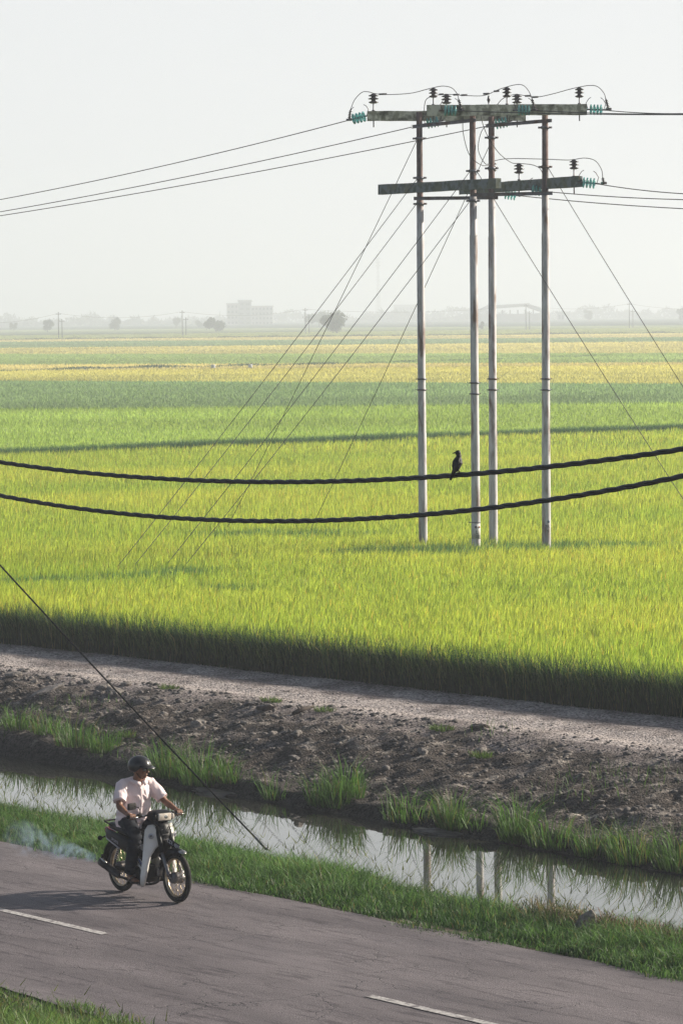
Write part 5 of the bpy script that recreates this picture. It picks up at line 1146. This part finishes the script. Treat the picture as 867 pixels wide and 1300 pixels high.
g0 = W(722, 403, 2808); g0.z = 0; b3 = empty('long_low_building', g0, 'faint long low hall on the horizon right of the poles', 'building'); block(b3, 708, 716, 397, 2808, 10, M_bw, 1, 2)
g0 = W(510, 404, 4200); g0.z = 0; b4 = empty('warehouse', g0, 'very faint flat warehouse on the horizon left of the first pole', 'building'); block(b4, 500, 529, 387.5, 4200, 30, M_bg, 2, 6)
# lattice mast
g0 = W(480.5, 405, 4300); g0.z = 0; zt = W(480.5, 322, 4300).z; b = MB()
for i in range(4):
    a = PI / 4 + i * PI / 2; b.tube([(math.cos(a) * 2.6, math.sin(a) * 2.6, 0), (math.cos(a) * .8, math.sin(a) * .8, zt)], .22, 5)
for k in range(16):
    z0, z1_ = zt * k / 16, zt * (k + 1) / 16; r0, r1 = 2.6 - 1.8 * k / 16, 2.6 - 1.8 * (k + 1) / 16
    for i in range(4):
        a, c = PI / 4 + i * PI / 2, PI / 4 + (i + 1) * PI / 2; b.tube([(math.cos(a) * r0, math.sin(a) * r0, z0), (math.cos(c) * r1, math.sin(c) * r1, z1_)], .14, 4)
ms = b.build('lattice_mast', mat('mast steel', (.3, .3, .32), rough=.6), label='very faint lattice mast standing above the horizon', cat='mast'); ms.location = g0
for z in (.82, .87, .93): b = MB(); b.box((0, 0, zt * z), (3.6, 3.6, 1.6)); b.build('antenna', M_bg, ms)
# far tree line
def line(px0, px1, dep, n, h0, h1, label, col):
    r_ = np.random.default_rng(int(dep)); u = r_.uniform(0, 1, n); x = (px0 + (px1 - px0) * u); ce = np.array([list(W(float(q), 400, dep + float(e))) for q, e in zip(x, r_.uniform(-60, 60, n))])
    hh = (h0 + (h1 - h0) * np.clip(.5 + .6 * vnoise(x, x * 0, .05, int(dep)) + .25 * vnoise(x, x * 0, .3, 3), 0, 1.2)); ce[:, 2] = hh * r_.uniform(0, 1, n) ** .7
    s_ = 1.6; V = np.stack([ce, ce + r_.normal(0, 1, (n, 3)) * s_, ce + r_.normal(0, 1, (n, 3)) * s_], 1).reshape(-1, 3); V[:, 2] = np.abs(V[:, 2]); c = np.repeat(np.array(col) * r_.uniform(.6, 1.3, (n, 1)), 3, 0)
    obj('far_woods', npmesh('far_woods', V, np.arange(3 * n).reshape(-1, 3), c), m=Lt, kind='stuff', label=label, cat='woods')
line(-200, 1050, 3700, 16000, 2, 10, 'hazy line of trees along the horizon', (.05, .07, .04))
line(-200, 300, 3300, 5000, .5, 7, 'low hazy scrub along the fields at the left', (.05, .07, .04))
line(455, 600, 3400, 2500, .5, 7, 'low hazy scrub along the fields behind the poles', (.05, .07, .04))
# two small white field markers and grey hut dots
for px, py, l in ((271, 464.5, 'tiny white marker on the grassy bund, left one'), (318, 464, 'tiny white marker on the grassy bund, right one')):
    q = P(px, py, 1.0); b = MB(); b.box((0, 0, .5), (.5, .3, .4), bev=.05); b.box((0, 0, .12), (.12, .12, .24)); o = b.build('field_marker', mat('white board', (.7, .7, .7)), label=l, cat='marker', group='white markers in the fields'); o.location = (q.x, q.y, .45)
# ------------------------------------------------------------------ haze
m, t = new_mat('haze'); o_ = N(t, 'ShaderNodeOutputMaterial'); v = N(t, 'ShaderNodeVolumePrincipled'); v.inputs['Color'].default_value = (.86, .915, 1, 1); v.inputs['Density'].default_value = .00054; v.inputs['Anisotropy'].default_value = .25
t.links.new(v.outputs[0], o_.inputs['Volume'])
A0 = np.array(FW) * -150; hv = []
for z in (-2.6, 76):
    for dd_, xx in ((-150, -120), (-150, 120), (9300, 1250), (9300, -1250)):
        q = FW * dd_ + RT * xx; hv.append((q.x, q.y, z))
_hm = (npmesh('haze', hv, [(0, 1, 2, 3), (7, 6, 5, 4), (0, 4, 5, 1), (1, 5, 6, 2), (2, 6, 7, 3), (3, 7, 4, 0)]))
_b = bmesh.new(); _b.from_mesh(_hm); bmesh.ops.recalc_face_normals(_b, faces=_b.faces)
if _b.calc_volume(signed=True) < 0: bmesh.ops.reverse_faces(_b, faces=_b.faces)
_b.to_mesh(_hm); _b.free()
hz = obj('haze', _hm, m=m, kind='stuff', label='pale morning haze over the fields', cat='haze')
